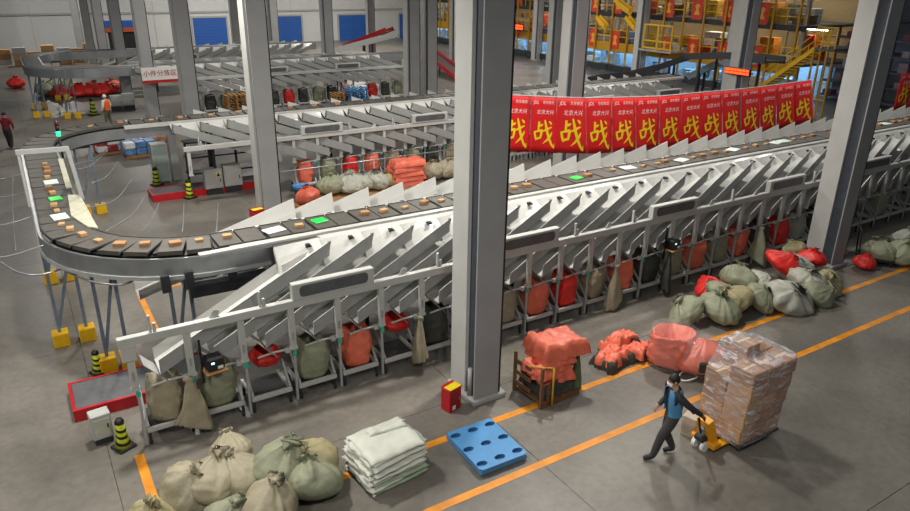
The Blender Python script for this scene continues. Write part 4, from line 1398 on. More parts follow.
wp = thing('wooden_pallet', 'dark pallet carried on the hand truck below the cartons', 'pallet', (TX, TY, 0))
for k in range(6):
    MB().bbox(-.58 + k * .2, -.42 + k * .2, -.52, .52, .18, .2, .004).build('plank', mat('dark_pallet', '#4a4640', .7), wp)
for yy in (-.52, -.05, .42):
    MB().box(-.58, .58, yy, yy + .09, .14, .18).build('stringer', mat('dark_pallet', '#4a4640', .7), wp)
rc = random.Random(8)
levels = 5
ch = .295
rowword = ['lowest', 'second', 'third', 'fourth', 'fifth', 'topmost']
for l in range(6):
    for i in range(3):
        for j in range(2):
            if l == 4 and (i, j) == (0, 1): continue
            if l == 5 and (i, j) != (1, 1): continue
            grow = 1 + .05 * max(0, l - 1)
            x0 = (-.57 + i * .38 + .19) * grow + .028 * l; y0 = -.5 + j * .5 + .25
            jx = rc.uniform(-.012, .012); jy = rc.uniform(-.012, .012)
            hh = ch - .008 if l < 5 else (.18 if i else .1)
            c_ = thing('carton', 'brown carton in the wrapped load, %s layer, %s from the worker, %s side' % (rowword[l], ORD[i], ('camera', 'far')[j]), 'carton', (TX + x0 + jx, TY + y0 + jy, .202 + l * ch), rc.uniform(-.04, .04), 'cartons on the hand truck')
            MB().bbox(-.183, .183, -.243, .243, 0, hh, .008).build('box_body', M_CARD if rc.random() < .6 else M_CARD2, c_)
            MB().box(-.183, .183, -.025, .025, hh, hh + .002).build('tape', mat('tape', '#d9c9a6', .3), c_)
# clear stretch film with wrinkles
def film_shell():
    P = []
    def ztop(x, y): return 1.72 + .17 * max(0, min(1, (.36 - abs(x - .12)) / .12)) * max(0, min(1, (.36 - abs(y - .25)) / .1)) - .26 * max(0, min(1, (-.15 - x) / .2)) * max(0, min(1, (y + .1) / .3)) + .02 * fbm((x, y, 0), 3, 3)
    def outline(t, j):
        a = 2 * PI * j / 84
        ca, sa = math.cos(a), math.sin(a)
        r = (abs(ca) ** 7 + abs(sa) ** 7) ** (-1 / 7)
        g = 1 + .19 * max(0, t - .2)
        return (.605 * r * ca * g + .13 * t, .535 * r * sa, ca, sa)
    for k in range(31):
        t = k / 30; row = []
        for j in range(85):
            x, y, ca, sa = outline(t, j)
            z = .17 + t * (ztop(x * .9, y * .9) - .17)
            wv = .012 * math.sin(9 * t * PI * 2 + 2 * math.atan2(sa, ca)) + .022 * fbm((x, y, z), 4, 2)
            row.append((x + wv * ca, y + wv * sa, z))
        P.append(row)
    for s_ in (.92, .8, .65, .5, .35, .2, .08, .005):
        row = []
        for j in range(85):
            x, y, ca, sa = outline(1, j); x *= s_; y *= s_
            row.append((x, y, ztop(x, y) + .015))
        P.append(row)
    return MB().grid(P)
M_WRAP = bpy.data.materials.new('wrinkled_stretch_film'); M_WRAP.use_nodes = True
nt = M_WRAP.node_tree; N = nt.nodes; b = N['Principled BSDF']
b.inputs['Base Color'].default_value = (.75, .74, .8, 1); b.inputs['Roughness'].default_value = .16
tc = N.new('ShaderNodeTexCoord'); ns = N.new('ShaderNodeTexNoise'); ns.inputs['Scale'].default_value = 3.2; ns.inputs['Detail'].default_value = 7; ns.inputs['Distortion'].default_value = 1.2
mp = N.new('ShaderNodeMapping'); mp.inputs['Scale'].default_value = (1, 1, 3.2); mp.inputs['Rotation'].default_value = (.25, .2, 0)
nt.links.new(tc.outputs['Object'], mp.inputs['Vector']); nt.links.new(mp.outputs['Vector'], ns.inputs['Vector'])
bp = N.new('ShaderNodeBump'); bp.inputs['Strength'].default_value = .8; bp.inputs['Distance'].default_value = .05
nt.links.new(ns.outputs['Fac'], bp.inputs['Height']); nt.links.new(bp.outputs['Normal'], b.inputs['Normal'])
rp_ = N.new('ShaderNodeMapRange'); rp_.inputs['From Min'].default_value = .48; rp_.inputs['From Max'].default_value = .72; rp_.inputs['To Min'].default_value = .14; rp_.inputs['To Max'].default_value = .75
nt.links.new(ns.outputs['Fac'], rp_.inputs['Value']); nt.links.new(rp_.outputs['Result'], b.inputs['Alpha'])
fo = film_shell().build('stretch_film', M_WRAP, None, True, (TX, TY, .0))
tag(fo, 'clear wrinkled stretch film wound round the carton load', 'film')

 

cb = thing('carton', 'pale carton standing behind the yellow truck mast', 'carton', (TX - .78, TY + .42, 0), .3)
MB().bbox(-.16, .16, -.14, .14, 0, .42, .008).build('box_body', mat('whitish_carton', '#b7aa98', .7), cb)
MB().box(-.11, .09, -.144, -.14, .12, .34).build('label', M_PAPER, cb)

# ================================================================== PEOPLE
M_SKIN = mat('skin', '#b98a6c', .5, var=.05)
M_HAIR = mat('black_hair', '#15130f', .6, var=.1)
M_DKCLOTH = mat('charcoal_cloth', '#2b2d31', .75, var=.12, bump=.15)
M_JEANS = mat('dark_grey_trousers', '#3b3b3a', .75, var=.12, bump=.15)
M_SHOE = mat('dark_shoes', '#26262a', .6)
M_VEST = mat('sky_blue_vest', '#4a8ab5', .6, var=.1, bump=.15)


def person(name, label, loc, rz, joints, mats, vest=None, hair='cap', vest_name='vest', mask=False, cap_mat=None, scale=1.0):
    """joints: dict name->(x,y,z); facing +x in local space. one continuous skinned body"""
    J = dict(joints)
    verts = []; rad = []; edges = []; zone = []
    ix = {}
    def v(n, p, r, z):
        ix[n] = len(verts); verts.append(p); rad.append(r); zone.append(z)
    def lerp(a, b, t): return tuple(a[i] + (b[i] - a[i]) * t for i in range(3))
    v('pelvis', J['pelvis'], (.155, .115), 'leg')
    v('waist', J['waist'], (.145, .105), 'top'); edges.append((0, 1))
    v('chest', J['chest'], (.175, .12), 'top'); edges.append((ix['waist'], ix['chest']))
    v('neckb', J['neckb'], (.085, .08), 'top'); edges.append((ix['chest'], ix['neckb']))
    v('neck', J['neck'], (.058, .058), 'skin'); edges.append((ix['neckb'], ix['neck']))
    hd = Vector(J['head']); nk = Vector(J['neck'])
    v('head0', tuple(nk + (hd - nk) * .45), (.078, .085), 'skin'); edges.append((ix['neck'], ix['head0']))
    v('head1', tuple(hd), (.085, .1), 'skin'); edges.append((ix['head0'], ix['head1']))
    v('head2', tuple(hd + (hd - nk).normalized() * .085), (.06, .07), 'skin'); edges.append((ix['head1'], ix['head2']))
    for s in ('l', 'r'):
        v('hip' + s, J['hip' + s], (.115, .115), 'leg'); edges.append((0, ix['hip' + s]))
        v('thigh' + s, lerp(J['hip' + s], J['knee' + s], .5), (.105, .105), 'leg'); edges.append((ix['hip' + s], ix['thigh' + s]))
        v('knee' + s, J['knee' + s], (.085, .085), 'leg'); edges.append((ix['thigh' + s], ix['knee' + s]))
        v('calf' + s, lerp(J['knee' + s], J['ankle' + s], .4), (.08, .08), 'leg'); edges.append((ix['knee' + s], ix['calf' + s]))
        v('ankle' + s, J['ankle' + s], (.068, .068), 'leg'); edges.append((ix['calf' + s], ix['ankle' + s]))
        v('heel' + s, lerp(J['ankle' + s], J['toe' + s], .25), (.056, .05), 'shoe'); edges.append((ix['ankle' + s], ix['heel' + s]))
        v('toe' + s, J['toe' + s], (.052, .038), 'shoe'); edges.append((ix['heel' + s], ix['toe' + s]))
        v('sho' + s, J['sho' + s], (.085, .08), 'top'); edges.append((ix['chest'], ix['sho' + s]))
        v('uarm' + s, lerp(J['sho' + s], J['elb' + s], .5), (.07, .07), 'top'); edges.append((ix['sho' + s], ix['uarm' + s]))
        v('elb' + s, J['elb' + s], (.06, .06), 'top'); edges.append((ix['uarm' + s], ix['elb' + s]))
        v('wri' + s, J['wri' + s], (.046, .046), 'top'); edges.append((ix['elb' + s], ix['wri' + s]))
        w = Vector(J['wri' + s]); e = Vector(J['elb' + s]); d = (w - e).normalized()
        side = d.cross(Vector((0, 0, 1)));  side = side.normalized() if side.length > .1 else Vector((1, 0, 0))
        nrm = side.cross(d).normalized()
        v('palm' + s, tuple(w + d * .055), (.036, .022), 'skin'); edges.append((ix['wri' + s], ix['palm' + s]))
        for q, (o_, ln) in enumerate(((-.030, .070), (-.010, .085), (.010, .080), (.030, .062))):
            b0 = w + d * .095 + side * o_
            v('f%d%s' % (q, s), tuple(b0), (.010, .010), 'skin'); edges.append((ix['palm' + s], ix['f%d%s' % (q, s)]))
            m_ = b0 + d * ln * .45 - nrm * .012; t_ = m_ + d * ln * .25 - nrm * ln * .45
            v('g%d%s' % (q, s), tuple(m_), (.009, .009), 'skin'); edges.append((ix['f%d%s' % (q, s)], ix['g%d%s' % (q, s)]))
            v('h%d%s' % (q, s), tuple(t_), (.008, .008), 'skin'); edges.append((ix['g%d%s' % (q, s)], ix['h%d%s' % (q, s)]))
        tb = w + d * .035 - side * .03
        v('t0' + s, tuple(tb), (.012, .012), 'skin'); edges.append((ix['palm' + s], ix['t0' + s]))
        v('t1' + s, tuple(tb + d * .035 - side * .022 - nrm * .012), (.010, .010), 'skin'); edges.append((ix['t0' + s], ix['t1' + s]))
    bmx = bmesh.new(); lay = bmx.verts.layers.skin.verify(); vs = []
    for i, p in enumerate(verts):
        q = bmx.verts.new(p); q[lay].radius = rad[i]; q[lay].use_root = (i == 0); vs.append(q)
    for a_, b_ in edges: bmx.edges.new((vs[a_], vs[b_]))
    me = bpy.data.meshes.new(name + '_skeleton'); bmx.to_mesh(me); bmx.free()
    tmp = bpy.data.objects.new('tmp', me); COL.objects.link(tmp)
    sk = tmp.modifiers.new('skin', 'SKIN'); sk.use_smooth_shade = True
    ss = tmp.modifiers.new('sub', 'SUBSURF'); ss.levels = 2; ss.render_levels = 2
    dg = bpy.context.evaluated_depsgraph_get()
    bme = bpy.data.meshes.new_from_object(tmp.evaluated_get(dg))
    bpy.data.objects.remove(tmp)
    bme.materials.clear()
    keys = ['top', 'leg', 'skin', 'shoe']
    for k in keys: bme.materials.append(mats[k])
    # material by nearest bone
    segs = []
    for a_, b_ in edges:
        segs.append((np.array(verts[a_]), np.array(verts[b_]), keys.index(zone[b_])))
    A = np.array([s_[0] for s_ in segs]); B = np.array([s_[1] for s_ in segs]); Z = np.array([s_[2] for s_ in segs])
    AB = B - A; L2 = (AB ** 2).sum(1)
    for f in bme.polygons:
        p = np.array(f.center)
        t = np.clip(((p - A) * AB).sum(1) / L2, 0, 1)
        d = ((A + AB * t[:, None] - p) ** 2).sum(1)
        f.material_index = int(Z[d.argmin()]); f.use_smooth = True
    root = thing(name, label, 'person', loc, rz)
    root.scale = (scale,) * 3
    body = link('body', bme, root)
    up = (hd - nk).normalized()
    hc = hd + up * .02
    # hair cap
    hm = MB(); P = []
    for i in range(9):
        th = PI * .60 * i / 8
        row = []
        for j in range(21):
            a = 2 * PI * j / 20
            front = math.cos(a)
            k = 1.0 if front < .4 else 1 - .35 * (front - .4)
            row.append((hc.x - .012 + .104 * math.sin(th * k) * math.cos(a), hc.y + .092 * math.sin(th * k) * math.sin(a), hc.z + .112 * math.cos(th * k) - .005))
        P.append(row)
    hm.grid(P).build('hair' if cap_mat is None else 'cap', cap_mat or M_HAIR, root, True)
    # face: nose, eyes, ears, mouth
    f_ = hc + Vector((.088, 0, -.045))
    hx = Vector((0, 0, 0))
    MB().add([(f_.x, -.012 + f_.y, f_.z - .012), (f_.x, .012 + f_.y, f_.z - .012), (f_.x + .026, f_.y, f_.z - .012), (f_.x - .004, f_.y, f_.z + .035)], [(0, 1, 2), (0, 2, 3), (1, 3, 2), (0, 3, 1)]).build('nose', mats['skin'], root)
    for s in (-1, 1):
        MB().lathe([(.001, -.008), (.010, 0), (.001, .008)], 8, (f_.x - .006, f_.y + s * .032, f_.z + .028)).build('eye', M_BLACK, root, True)
        MB().lathe([(.004, -.028), (.018, -.01), (.02, .012), (.006, .03)], 8, (hc.x - .01, hc.y + s * .088, hc.z - .03)).build('ear', mats['skin'], root, True)
    if mask:
        P = []
        for i in range(5):
            z = f_.z - .065 + .0165 * i
            P.append([(hc.x + (.104 + .012 * math.sin(PI * i / 4)) * math.cos(a), hc.y + .094 * math.sin(a), z) for a in [(-1.15 + 2.3 * k / 10) for k in range(11)]])
        MB().grid(P).build('face_mask', M_PAPER, root, True)
    else:
        MB().bbox(f_.x - .012, f_.x + .002, f_.y - .022, f_.y + .022, f_.z - .042, f_.z - .034, .002).build('mouth', mat('lip', '#8e5548', .5), root)
    if vest:
        c0 = Vector(J['pelvis']) + Vector((0, 0, .02)); c3 = Vector(J['neckb'])
        P = []
        prof = [(0, .175, .145), (.2, .168, .14), (.45, .185, .15), (.72, .205, .158), (.9, .185, .14), (1.0, .115, .11)]
        for t, wy, wx in prof:
            wst = Vector(J['waist']); cst = Vector(J['chest'])
            c = c0.lerp(c3, t)
            mid = c0.lerp(wst, t / .35) if t < .35 else (wst.lerp(cst, (t - .35) / .4) if t < .75 else cst.lerp(c3, (t - .75) / .25))
            ddx = Vector((J['shor'][0] - J['shol'][0], J['shor'][1] - J['shol'][1], 0)).normalized()
            fdx = Vector((-ddx.y, ddx.x, 0))
            P.append([tuple(mid + ddx * (wy * math.copysign(abs(math.cos(a)) ** .8, math.cos(a))) + fdx * (wx * math.copysign(abs(math.sin(a)) ** .8, math.sin(a)))) for a in [math.radians(118) + math.radians(304) * k / 24 for k in range(25)]])
        MB().grid(P).build(vest_name, vest, root, True)
    return root


walk = {'pelvis': (0, 0, .92), 'waist': (.01, 0, 1.08), 'chest': (.03, 0, 1.32), 'neckb': (.04, 0, 1.47), 'neck': (.05, 0, 1.52), 'head': (.07, 0, 1.62),
        'hipl': (0, .09, .88), 'kneel': (.19, .10, .51), 'anklel': (.30, .10, .09), 'toel': (.48, .12, .045),
        'hipr': (0, -.09, .88), 'kneer': (.04, -.10, .48), 'ankler': (-.14, -.10, .10), 'toer': (.04, -.12, .042),
        'shol': (.02, .20, 1.40), 'elbl': (-.22, .27, 1.20), 'wril': (-.43, .19, 1.03),
        'shor': (.04, -.20, 1.40), 'elbr': (.02, -.28, 1.13), 'wrir': (.18, -.24, .96)}
# the near worker faces -x (rotated half a turn): his left arm/leg is on the camera side
ml = gz(664, 461)
worker = person('person', 'worker in a light blue vest and dark trousers pulling the pallet truck', (9.0, 6.88, 0), 2.62, walk,
                {'top': M_DKCLOTH, 'leg': M_JEANS, 'skin': M_SKIN, 'shoe': M_SHOE}, vest=M_VEST, mask=True)

stand = {'pelvis': (0, 0, .92), 'waist': (.0, 0, 1.08), 'chest': (.02, 0, 1.32), 'neckb': (.02, 0, 1.47), 'neck': (.03, 0, 1.52), 'head': (.05, 0, 1.62),
         'hipl': (0, .09, .88), 'kneel': (.05, .11, .49), 'anklel': (.0, .12, .09), 'toel': (.18, .14, .045),
         'hipr': (0, -.09, .88), 'kneer': (.03, -.11, .48), 'ankler': (-.08, -.12, .09), 'toer': (.10, -.14, .04),
         'shol': (.02, .19, 1.40), 'elbl': (-.02, .25, 1.12), 'wril': (.12, .22, .92),
         'shor': (.02, -.19, 1.40), 'elbr': (-.02, -.25, 1.12), 'wrir': (.14, -.2, .95)}
M_HIORANGE = mat('orange_vest', '#f0651d', .6, var=.08)
M_REDJ = mat('dark_red_jacket', '#7e1e28', .7, var=.12)
M_KHAKI = mat('khaki_trousers', '#5b5a4a', .7)
p = gz(110, 127)
person('person', 'worker in a bright orange vest standing beyond the left bend', (p[0], p[1], 0), 2.2, stand, {'top': M_PAPER, 'leg': M_KHAKI, 'skin': M_SKIN, 'shoe': M_SHOE}, vest=M_HIORANGE, cap_mat=M_PAPER, scale=1.02)
p = gz(11, 149)
person('person', 'worker in a dark red jacket walking at the left edge', (p[0], p[1], 0), 1.3, walk, {'top': M_REDJ, 'leg': M_DKCLOTH, 'skin': M_SKIN, 'shoe': M_PAPER}, scale=1.02)
p = gz(454, 158)
person('person', 'worker in a fluorescent green top half hidden by the near column', (p[0], p[1], 0), 2.6, stand, {'top': mat('fluorescent_green', '#8fe026', .6), 'leg': M_DKCLOTH, 'skin': M_SKIN, 'shoe': M_SHOE}, scale=1.0)
p = gz(347, 107)
person('person', 'worker in a pinkish checked shirt by the blue pallet stack', (p[0], p[1], 0), 4.0, stand, {'top': mat('pink_grey_shirt', '#a88f97', .7, var=.3, vscale=20), 'leg': M_DKCLOTH, 'skin': M_SKIN, 'shoe': M_SHOE})
p = gz(395, 61)
# ================================================================== BANNERS
top_px = [(503, 95), (531, 96.3), (557, 97.5), (586, 98.3), (612, 97.8), (636, 97.3), (660, 96.5), (682, 94.6), (702, 92.6), (722, 90.9), (741, 89.3), (760, 87.2), (777, 85), (795, 82.6), (812, 80)]
bot_px = [(503, 151.5), (531, 152.5), (557, 153), (586, 153.5), (612, 152.7), (636, 151), (660, 149), (682, 146.5), (702, 143.6), (722, 140.5), (741, 137.2), (760, 133.5), (777, 130), (795, 126), (812, 122)]
BY = 17.0
tops = [gy(u, v, BY) for u, v in top_px]; bots = [gy(u, v, BY) for u, v in bot_px]
def brush(strokes):
    mb = MB()
    for st in strokes:
        P = []
        pts = [Vector((x, 0, z)) for x, z, w in st]; ws = [w for x, z, w in st]
        fine = []
        for i in range(len(pts) - 1):
            for k in range(4):
                t = k / 4; fine.append((pts[i].lerp(pts[i + 1], t), ws[i] + (ws[i + 1] - ws[i]) * t))
        fine.append((pts[-1], ws[-1]))
        for i, (p, w) in enumerate(fine):
            d = (fine[min(i + 1, len(fine) - 1)][0] - fine[max(i - 1, 0)][0]).normalized()
            n = Vector((-d.z, 0, d.x)) * w
            P.append([tuple(p + n), tuple(p - n)])
        mb.grid(P)
    return mb.mesh('slogan_character', M_CHARY)
# the character zhan (battle) written as brush strokes
big = brush([
    [(-.20, .46, .045), (-.21, .30, .05), (-.24, .10, .035)],
    [(-.22, .29, .03), (-.10, .32, .045), (-.02, .36, .02)],
    [(-.40, .10, .04), (-.37, -.08, .05), (-.33, -.24, .03)],
    [(-.40, .07, .03), (-.22, .11, .04), (-.08, .14, .05), (-.11, -.02, .05), (-.16, -.18, .03)],
    [(-.34, -.19, .04), (-.24, -.16, .045), (-.10, -.13, .02)],
    [(-.04, .10, .02), (.14, .18, .05), (.36, .27, .02)],
    [(.06, .52, .03), (.10, .34, .05), (.15, .10, .055), (.23, -.16, .05), (.33, -.38, .045), (.42, -.50, .03), (.44, -.34, .01)],
    [(.36, .08, .02), (.28, -.06, .045), (.14, -.22, .04), (-.04, -.36, .01)],
    [(.24, .48, .02), (.31, .42, .045), (.35, .36, .02)]])
logo = text_mesh('JDL', .17, M_CHARW, shear=.2); logo.transform(STAND)
org = text_mesh('京东物流', .135, M_CHARW); org.transform(STAND)
place = text_mesh('北京大兴', .2, M_CHARW, shear=.2, space=1.1); place.transform(STAND)
rgb = random.Random(2)


def banner(A, B, C, D, i, label, group):
    """A,B top left/right, C,D bottom left/right"""
    w = B[0] - A[0]; hgt = A[2] - C[2]
    o = thing('hanging_banner', label, 'banner', (A[0], A[1], A[2]), 0, group)
    ph = i * 1.1
    def bulge(u, v): return .05 * math.sin(ph + u * 2.6) * v + .06 * math.sin(ph * 2 + v * 2) * v * (u - .5)
    P = []
    for a in range(9):
        v = a / 8; row = []
        for c_ in range(9):
            u = c_ / 8
            x = (A[0] + (B[0] - A[0]) * u) * (1 - v) + (C[0] + (D[0] - C[0]) * u) * v
            z = (A[2] + (B[2] - A[2]) * u) * (1 - v) + (C[2] + (D[2] - C[2]) * u) * v
            row.append((x - A[0], bulge(u, v), z - A[2]))
        P.append(row)
    mb = MB().grid(P)
    n0 = len(mb.v)
    mb.add([(p[0], p[1] + .006, p[2]) for r in P for p in r], [])
    fs = list(mb.f)
    mb.f += [tuple(reversed([k + n0 for k in f])) for f in fs]
    rim = [k for k in range(9)] + [9 * r + 8 for r in range(1, 9)] + [72 + k for k in range(7, -1, -1)] + [9 * r for r in range(7, 0, -1)]
    mb.f += [(rim[k], n0 + rim[k], n0 + rim[(k + 1) % len(rim)], rim[(k + 1) % len(rim)]) for k in range(len(rim))]
    mb.build('cloth', M_BANNER, o, True)
    sc = min(w, 1.25) * .86
    def lay(me, u, v, s):
        m2 = me.copy()
        slope = (B[2] - A[2]) / w
        for vt in m2.vertices:
            x = vt.co.x * s; z = vt.co.z * s
            uu = u + x / w; vv = v - z / hgt
            X_ = (A[0] + (B[0] - A[0]) * uu) * (1 - vv) + (C[0] + (D[0] - C[0]) * uu) * vv
            Z_ = (A[2] + (B[2] - A[2]) * uu) * (1 - vv) + (C[2] + (D[2] - C[2]) * uu) * vv
            vt.co = (X_ - A[0], bulge(uu, vv) - .012, Z_ - A[2])
        return m2
    link('slogan_character', lay(big, .5, .66, sc * 1.0), o)
    link('logo_lettering', lay(logo, .2, .1, sc), o)
    link('company_lettering', lay(org, .68, .1, sc * .95), o)
    link('place_lettering', lay(place, .55, .27, sc * .92), o)
    return o


nb = len(tops) - 1
for i in range(nb):
    g_ = .03
    A, B, C, D = tops[i], tops[i + 1], bots[i], bots[i + 1]
    B2 = tuple(B[k] + (A[k] - B[k]) * g_ for k in range(3)); D2 = tuple(D[k] + (C[k] - D[k]) * g_ for k in range(3))
    banner(A, B2, C, D2, i, 'red banner with yellow battle character, %s from the left in the hanging row' % nth(i), 'hanging red banners')
string = MB().tube([(p[0], p[1], p[2] + .02) for p in tops], .012, 6).build('banner_rope', M_PAPER, None, True)
tag(string, 'sagging white rope along the top of the red banner row', 'rope')
A = gy(902, 74, BY); C = gy(893, 109, BY)
for i in range(3):
    x = A[0] + i * 1.25
    banner((x, BY, A[2]), (x + 1.2, BY, A[2]), (x - .05, BY, C[2]), (x + 1.15, BY, C[2]), 20 + i, 'red banner beyond the right column, %s one' % nth(i), 'red banners beyond the right column')

# ================================================================== MEZZANINE (faces -x)
MX = 47.0
mz = thing('mezzanine', 'yellow two-level steel mezzanine at the back right', 'mezzanine', (0, 0, 0))
M_MUST = mat('mustard_beam', '#b98a16', .55, var=.1)
M_DECK = mat('deck_grey', '#55585c', .7)
Y0, Y1 = 30.0, 84.0
MB().box(MX, MX + 16, Y0, Y1, 2.35, 2.5).build('deck', M_DECK, mz)
MB().box(MX, MX + 16, Y0, Y1, 4.95, 5.1).build('deck', M_DECK, mz)
for k in range(27):
    MB().bbox(MX - .3, MX - .16, Y0 + k * 2 + .4, Y0 + k * 2 + .54, .7, 7.6, .01).build('mesh_post', M_MUST, mz)
for k in range(9):
    a = Y0 + k * 6; MB().bbox(MX - .1, MX, a, a + 5.97, 1.75, 2.55, .02).build('edge_beam', M_MUST, mz)
    MB().bbox(MX - .1, MX, a, a + 5.97, 4.72, 5.1, .02).build('edge_beam', M_DARKST, mz)
    for z0 in (2.5, 5.1):
        for zz in (.55, 1.1):
            MB().bar((MX - .03, a, z0 + zz), (MX - .03, a + 5.97, z0 + zz), .06, .06).build('guard_rail', M_YELLOW, mz)
        for j in range(4):
            yy = a + j * 1.5
            MB().box(MX - .06, MX, yy, yy + .06, z0, z0 + 1.1).build('rail_post', M_YELLOW, mz)
    MB().bbox(MX + .1, MX + .35, a + .1, a + .35, 0, 7.5, .01).build('column', M_GREYST, mz)
# back panels of the lower bays
for k in range(9):
    a = Y0 + k * 6
    MB().box(MX + 4.5, MX + 4.6, a, a + 5.9, 0, 2.3).build('rear_panel', mat('pale_blue_wall', '#a9cbe0', .7), mz)
    MB().bbox(MX - .9, MX - .2, a, a + 5.9, .15, .7, .02).build('kick_beam', M_DARKST, mz)
    MB().box(MX + 7, MX + 7.1, a, a + 5.9, 2.5, 4.9).build('rear_panel', mat('tan_wall', '#9b8a6c', .7), mz)
    MB().box(MX + 7, MX + 7.1, a, a + 5.9, 5.1, 8.5).build('rear_panel', mat('tan_wall', '#9b8a6c', .7), mz)
# goods on both decks and lit blue-white work bays below
rg = random.Random(12)
cols = ['#c77f2a', '#b8b0a0', '#8c6a3e', '#d9d7cf', '#5a7fb0', '#c8452e', '#3f4a50', '#c9a13a']
for k in range(130):
    y = Y0 + 1 + rg.random() * (Y1 - Y0 - 2); lv = rg.choice((2.5, 5.1)); d = .8 + rg.random() * 4.5
    w = .5 + rg.random() * 1.2; h = .5 + rg.random() * 1.3
    c_ = cols[rg.randrange(len(cols))]
    o = MB()
    nlay = rg.randint(2, 3)
    for q in range(nlay):
        o.bbox(-.5 + .04 * rg.random(), .5, -w / 2, w / 2 - .05 * rg.random(), q * h / nlay, (q + 1) * h / nlay - .02, .02)
    o = o.build('stacked_cases', mat('case_' + c_[1:], c_, .6, var=.25), None, False, (MX + d, y, lv))
    o.location.z = lv
    cn = dict(zip(cols, ('orange-brown', 'stone grey', 'brown', 'off-white', 'blue', 'brick red', 'slate', 'ochre')))[c_]
    tag(o, 'stack of %s cases on the %s mezzanine deck' % (cn, 'lower' if lv < 3 else 'upper'), 'cases', '%s cases on the %s mezzanine deck' % (cn, 'lower' if lv < 3 else 'upper'))
M_LIT = mat('lit_work_light', '#bfe2ff', .5, var=0, emit=45)
for k in range(9):
    a = Y0 + k * 6 + 1.0
    t = thing('tube_light', 'tube lights under the mezzanine decks, %s bay from the right' % nth(k), 'light', (MX + 3, a, 2.2), 0, 'tube lights under the mezzanine')
    for j in range(3):
        MB().box(-.05 + j * 1.5, .05 + j * 1.5, 0, 4, 0, .05).build('tube', M_LIT, t)
        MB().box(-.09 + j * 1.5, .09 + j * 1.5, 0, 4, .05, .15).build('housing', M_WHITE, t)
    for lz in (2.4, 5.1):
        MB().box(1.2, 1.3, 0, 4.5, lz, lz + .05).build('tube', mat('warm_work_light', '#fff0cf', .5, var=0, emit=45), t)
        MB().box(1.15, 1.35, 0, 4.5, lz + .05, lz + .15).build('housing', M_WHITE, t)
    for j in range(4):
        yb = a + j * 1.3; hh = .7 + rg.random() * .8
        o = MB().bbox(-.5, .5, 0, 1.1, 0, hh * .5, .02).bbox(-.45, .45, .05, 1.0, hh * .5 + .02, hh, .02).build('wrapped_goods', mat('goods_b%d' % (j % 3), ('#9fc4dd', '#4f86b5', '#c9d6dc')[j % 3], .45, var=.4, vscale=6), None, False, (MX + 1.2 + (j % 2) * 1.3, yb, 0))
        tag(o, '%s wrapped goods in the lit bay below the mezzanine' % ('pale blue', 'mid blue', 'whitish')[j % 3], 'goods', '%s goods below the mezzanine' % ('pale blue', 'mid blue', 'whitish')[j % 3])
# small red posters hung along the rails
M_POST = mat('orange_red_poster', '#d0391f', .55, var=.1)
M_POSTG = mat('poster_gold', '#e8a63c', .5, var=.1)
pc_ = 0
for lv, zc in ((0, 2.75), (1, 5.75)):
    for k in range(15):
        y = 33.5 + k * 2.9
        t = thing('hanging_poster', 'small red poster with gold figure, %s from the right on the %s rail' % (nth(k), ('lower', 'upper')[lv]), 'poster', (MX - .14, y, zc), 0, 'small red posters on the %s rail' % ('lower', 'upper')[lv])
        MB().bbox(-.01, .01, -.5, .5, -.75, .75, .004).build('sheet', M_POST, t)
        MB().add([(-.014, -.28, -.4), (-.014, .28, -.4), (-.014, .1, 0), (-.014, .24, .28), (-.014, 0, .45), (-.014, -.24, .28), (-.014, -.1, 0)], [(0, 1, 2, 3, 4, 5, 6)]).build('gold_figure', M_POSTG, t)
# cage on the lower deck
cg = thing('yellow_cage', 'bright yellow guard cage on the mezzanine edge', 'cage', (MX - 1.6, 0, 2.5))
for (y0, y1) in ((40.2, 43.2),):
    for yy in (y0, (y0 + y1) / 2, y1):
        MB().box(-.05, .05, yy - .05, yy + .05, 0, 2.0).build('post', M_YELLOW, cg)
    for z in (.15, .7, 1.95):
        MB().box(-.05, .05, y0, y1, z - .05, z + .05).build('rail', M_YELLOW, cg)
    for j in range(12):
        MB().box(-.012, .012, y0 + .12 + j * .25, y0 + .145 + j * .25, .15, 1.95).build('wire', mat('cage_wire', '#a59440', .5), cg)
    MB().box(-.3, 1.6, y0 - .3, y1 + .3, -.1, 0).build('platform', M_GREYST, cg)
# yellow chutes and stairs
for i, (u0, v0, u1, v1) in enumerate(((599, 18, 607, 27), (628, 18, 637, 29), (617, 1, 632, 12))):
    p = gx(u0, v0, MX - .6); q = gx(u1, v1, MX - .6)
    t = thing('yellow_slide', 'short yellow slide on the mezzanine, %s one' % nth(i), 'slide', (0, 0, 0), 0, 'yellow slides on the mezzanine')
    MB().bar(p, q, .7, .08, (1, 0, 0)).build('bed', M_YELLOW, t)
    MB().bar((p[0] - .35, p[1], p[2] + .1), (q[0] - .35, q[1], q[2] + .1), .05, .3).build('side', M_YELLOW, t)


def stairs(p, q, w, label, axis=(1, 0, 0)):
    t = thing('steel_stairs', label, 'stairs', (0, 0, 0))
    p = Vector(p); q = Vector(q); ax = Vector(axis)
    n = int(abs(p.z - q.z) / .2)
    for k in range(n):
        c = p.lerp(q, (k + .5) / n)
        MB().bar(c - ax * w / 2, c + ax * w / 2, .26, .04).build('step', M_DECK, t)
    for s_ in (-1, 1):
        o_ = ax * (w / 2 * s_)
        MB().bar(p + o_, q + o_, .06, .26).build('stringer', M_YELLOW, t)
        for hz in (.55, 1.0):
            MB().bar(p + o_ + Vector((0, 0, hz)), q + o_ + Vector((0, 0, hz)), .05, .05).build('hand_rail', M_YELLOW, t)
        for k in range(5):
            c = p.lerp(q, k / 4) + o_
            MB().bar(c, c + Vector((0, 0, 1.0)), .05, .05).build('baluster', M_YELLOW, t)
    return t


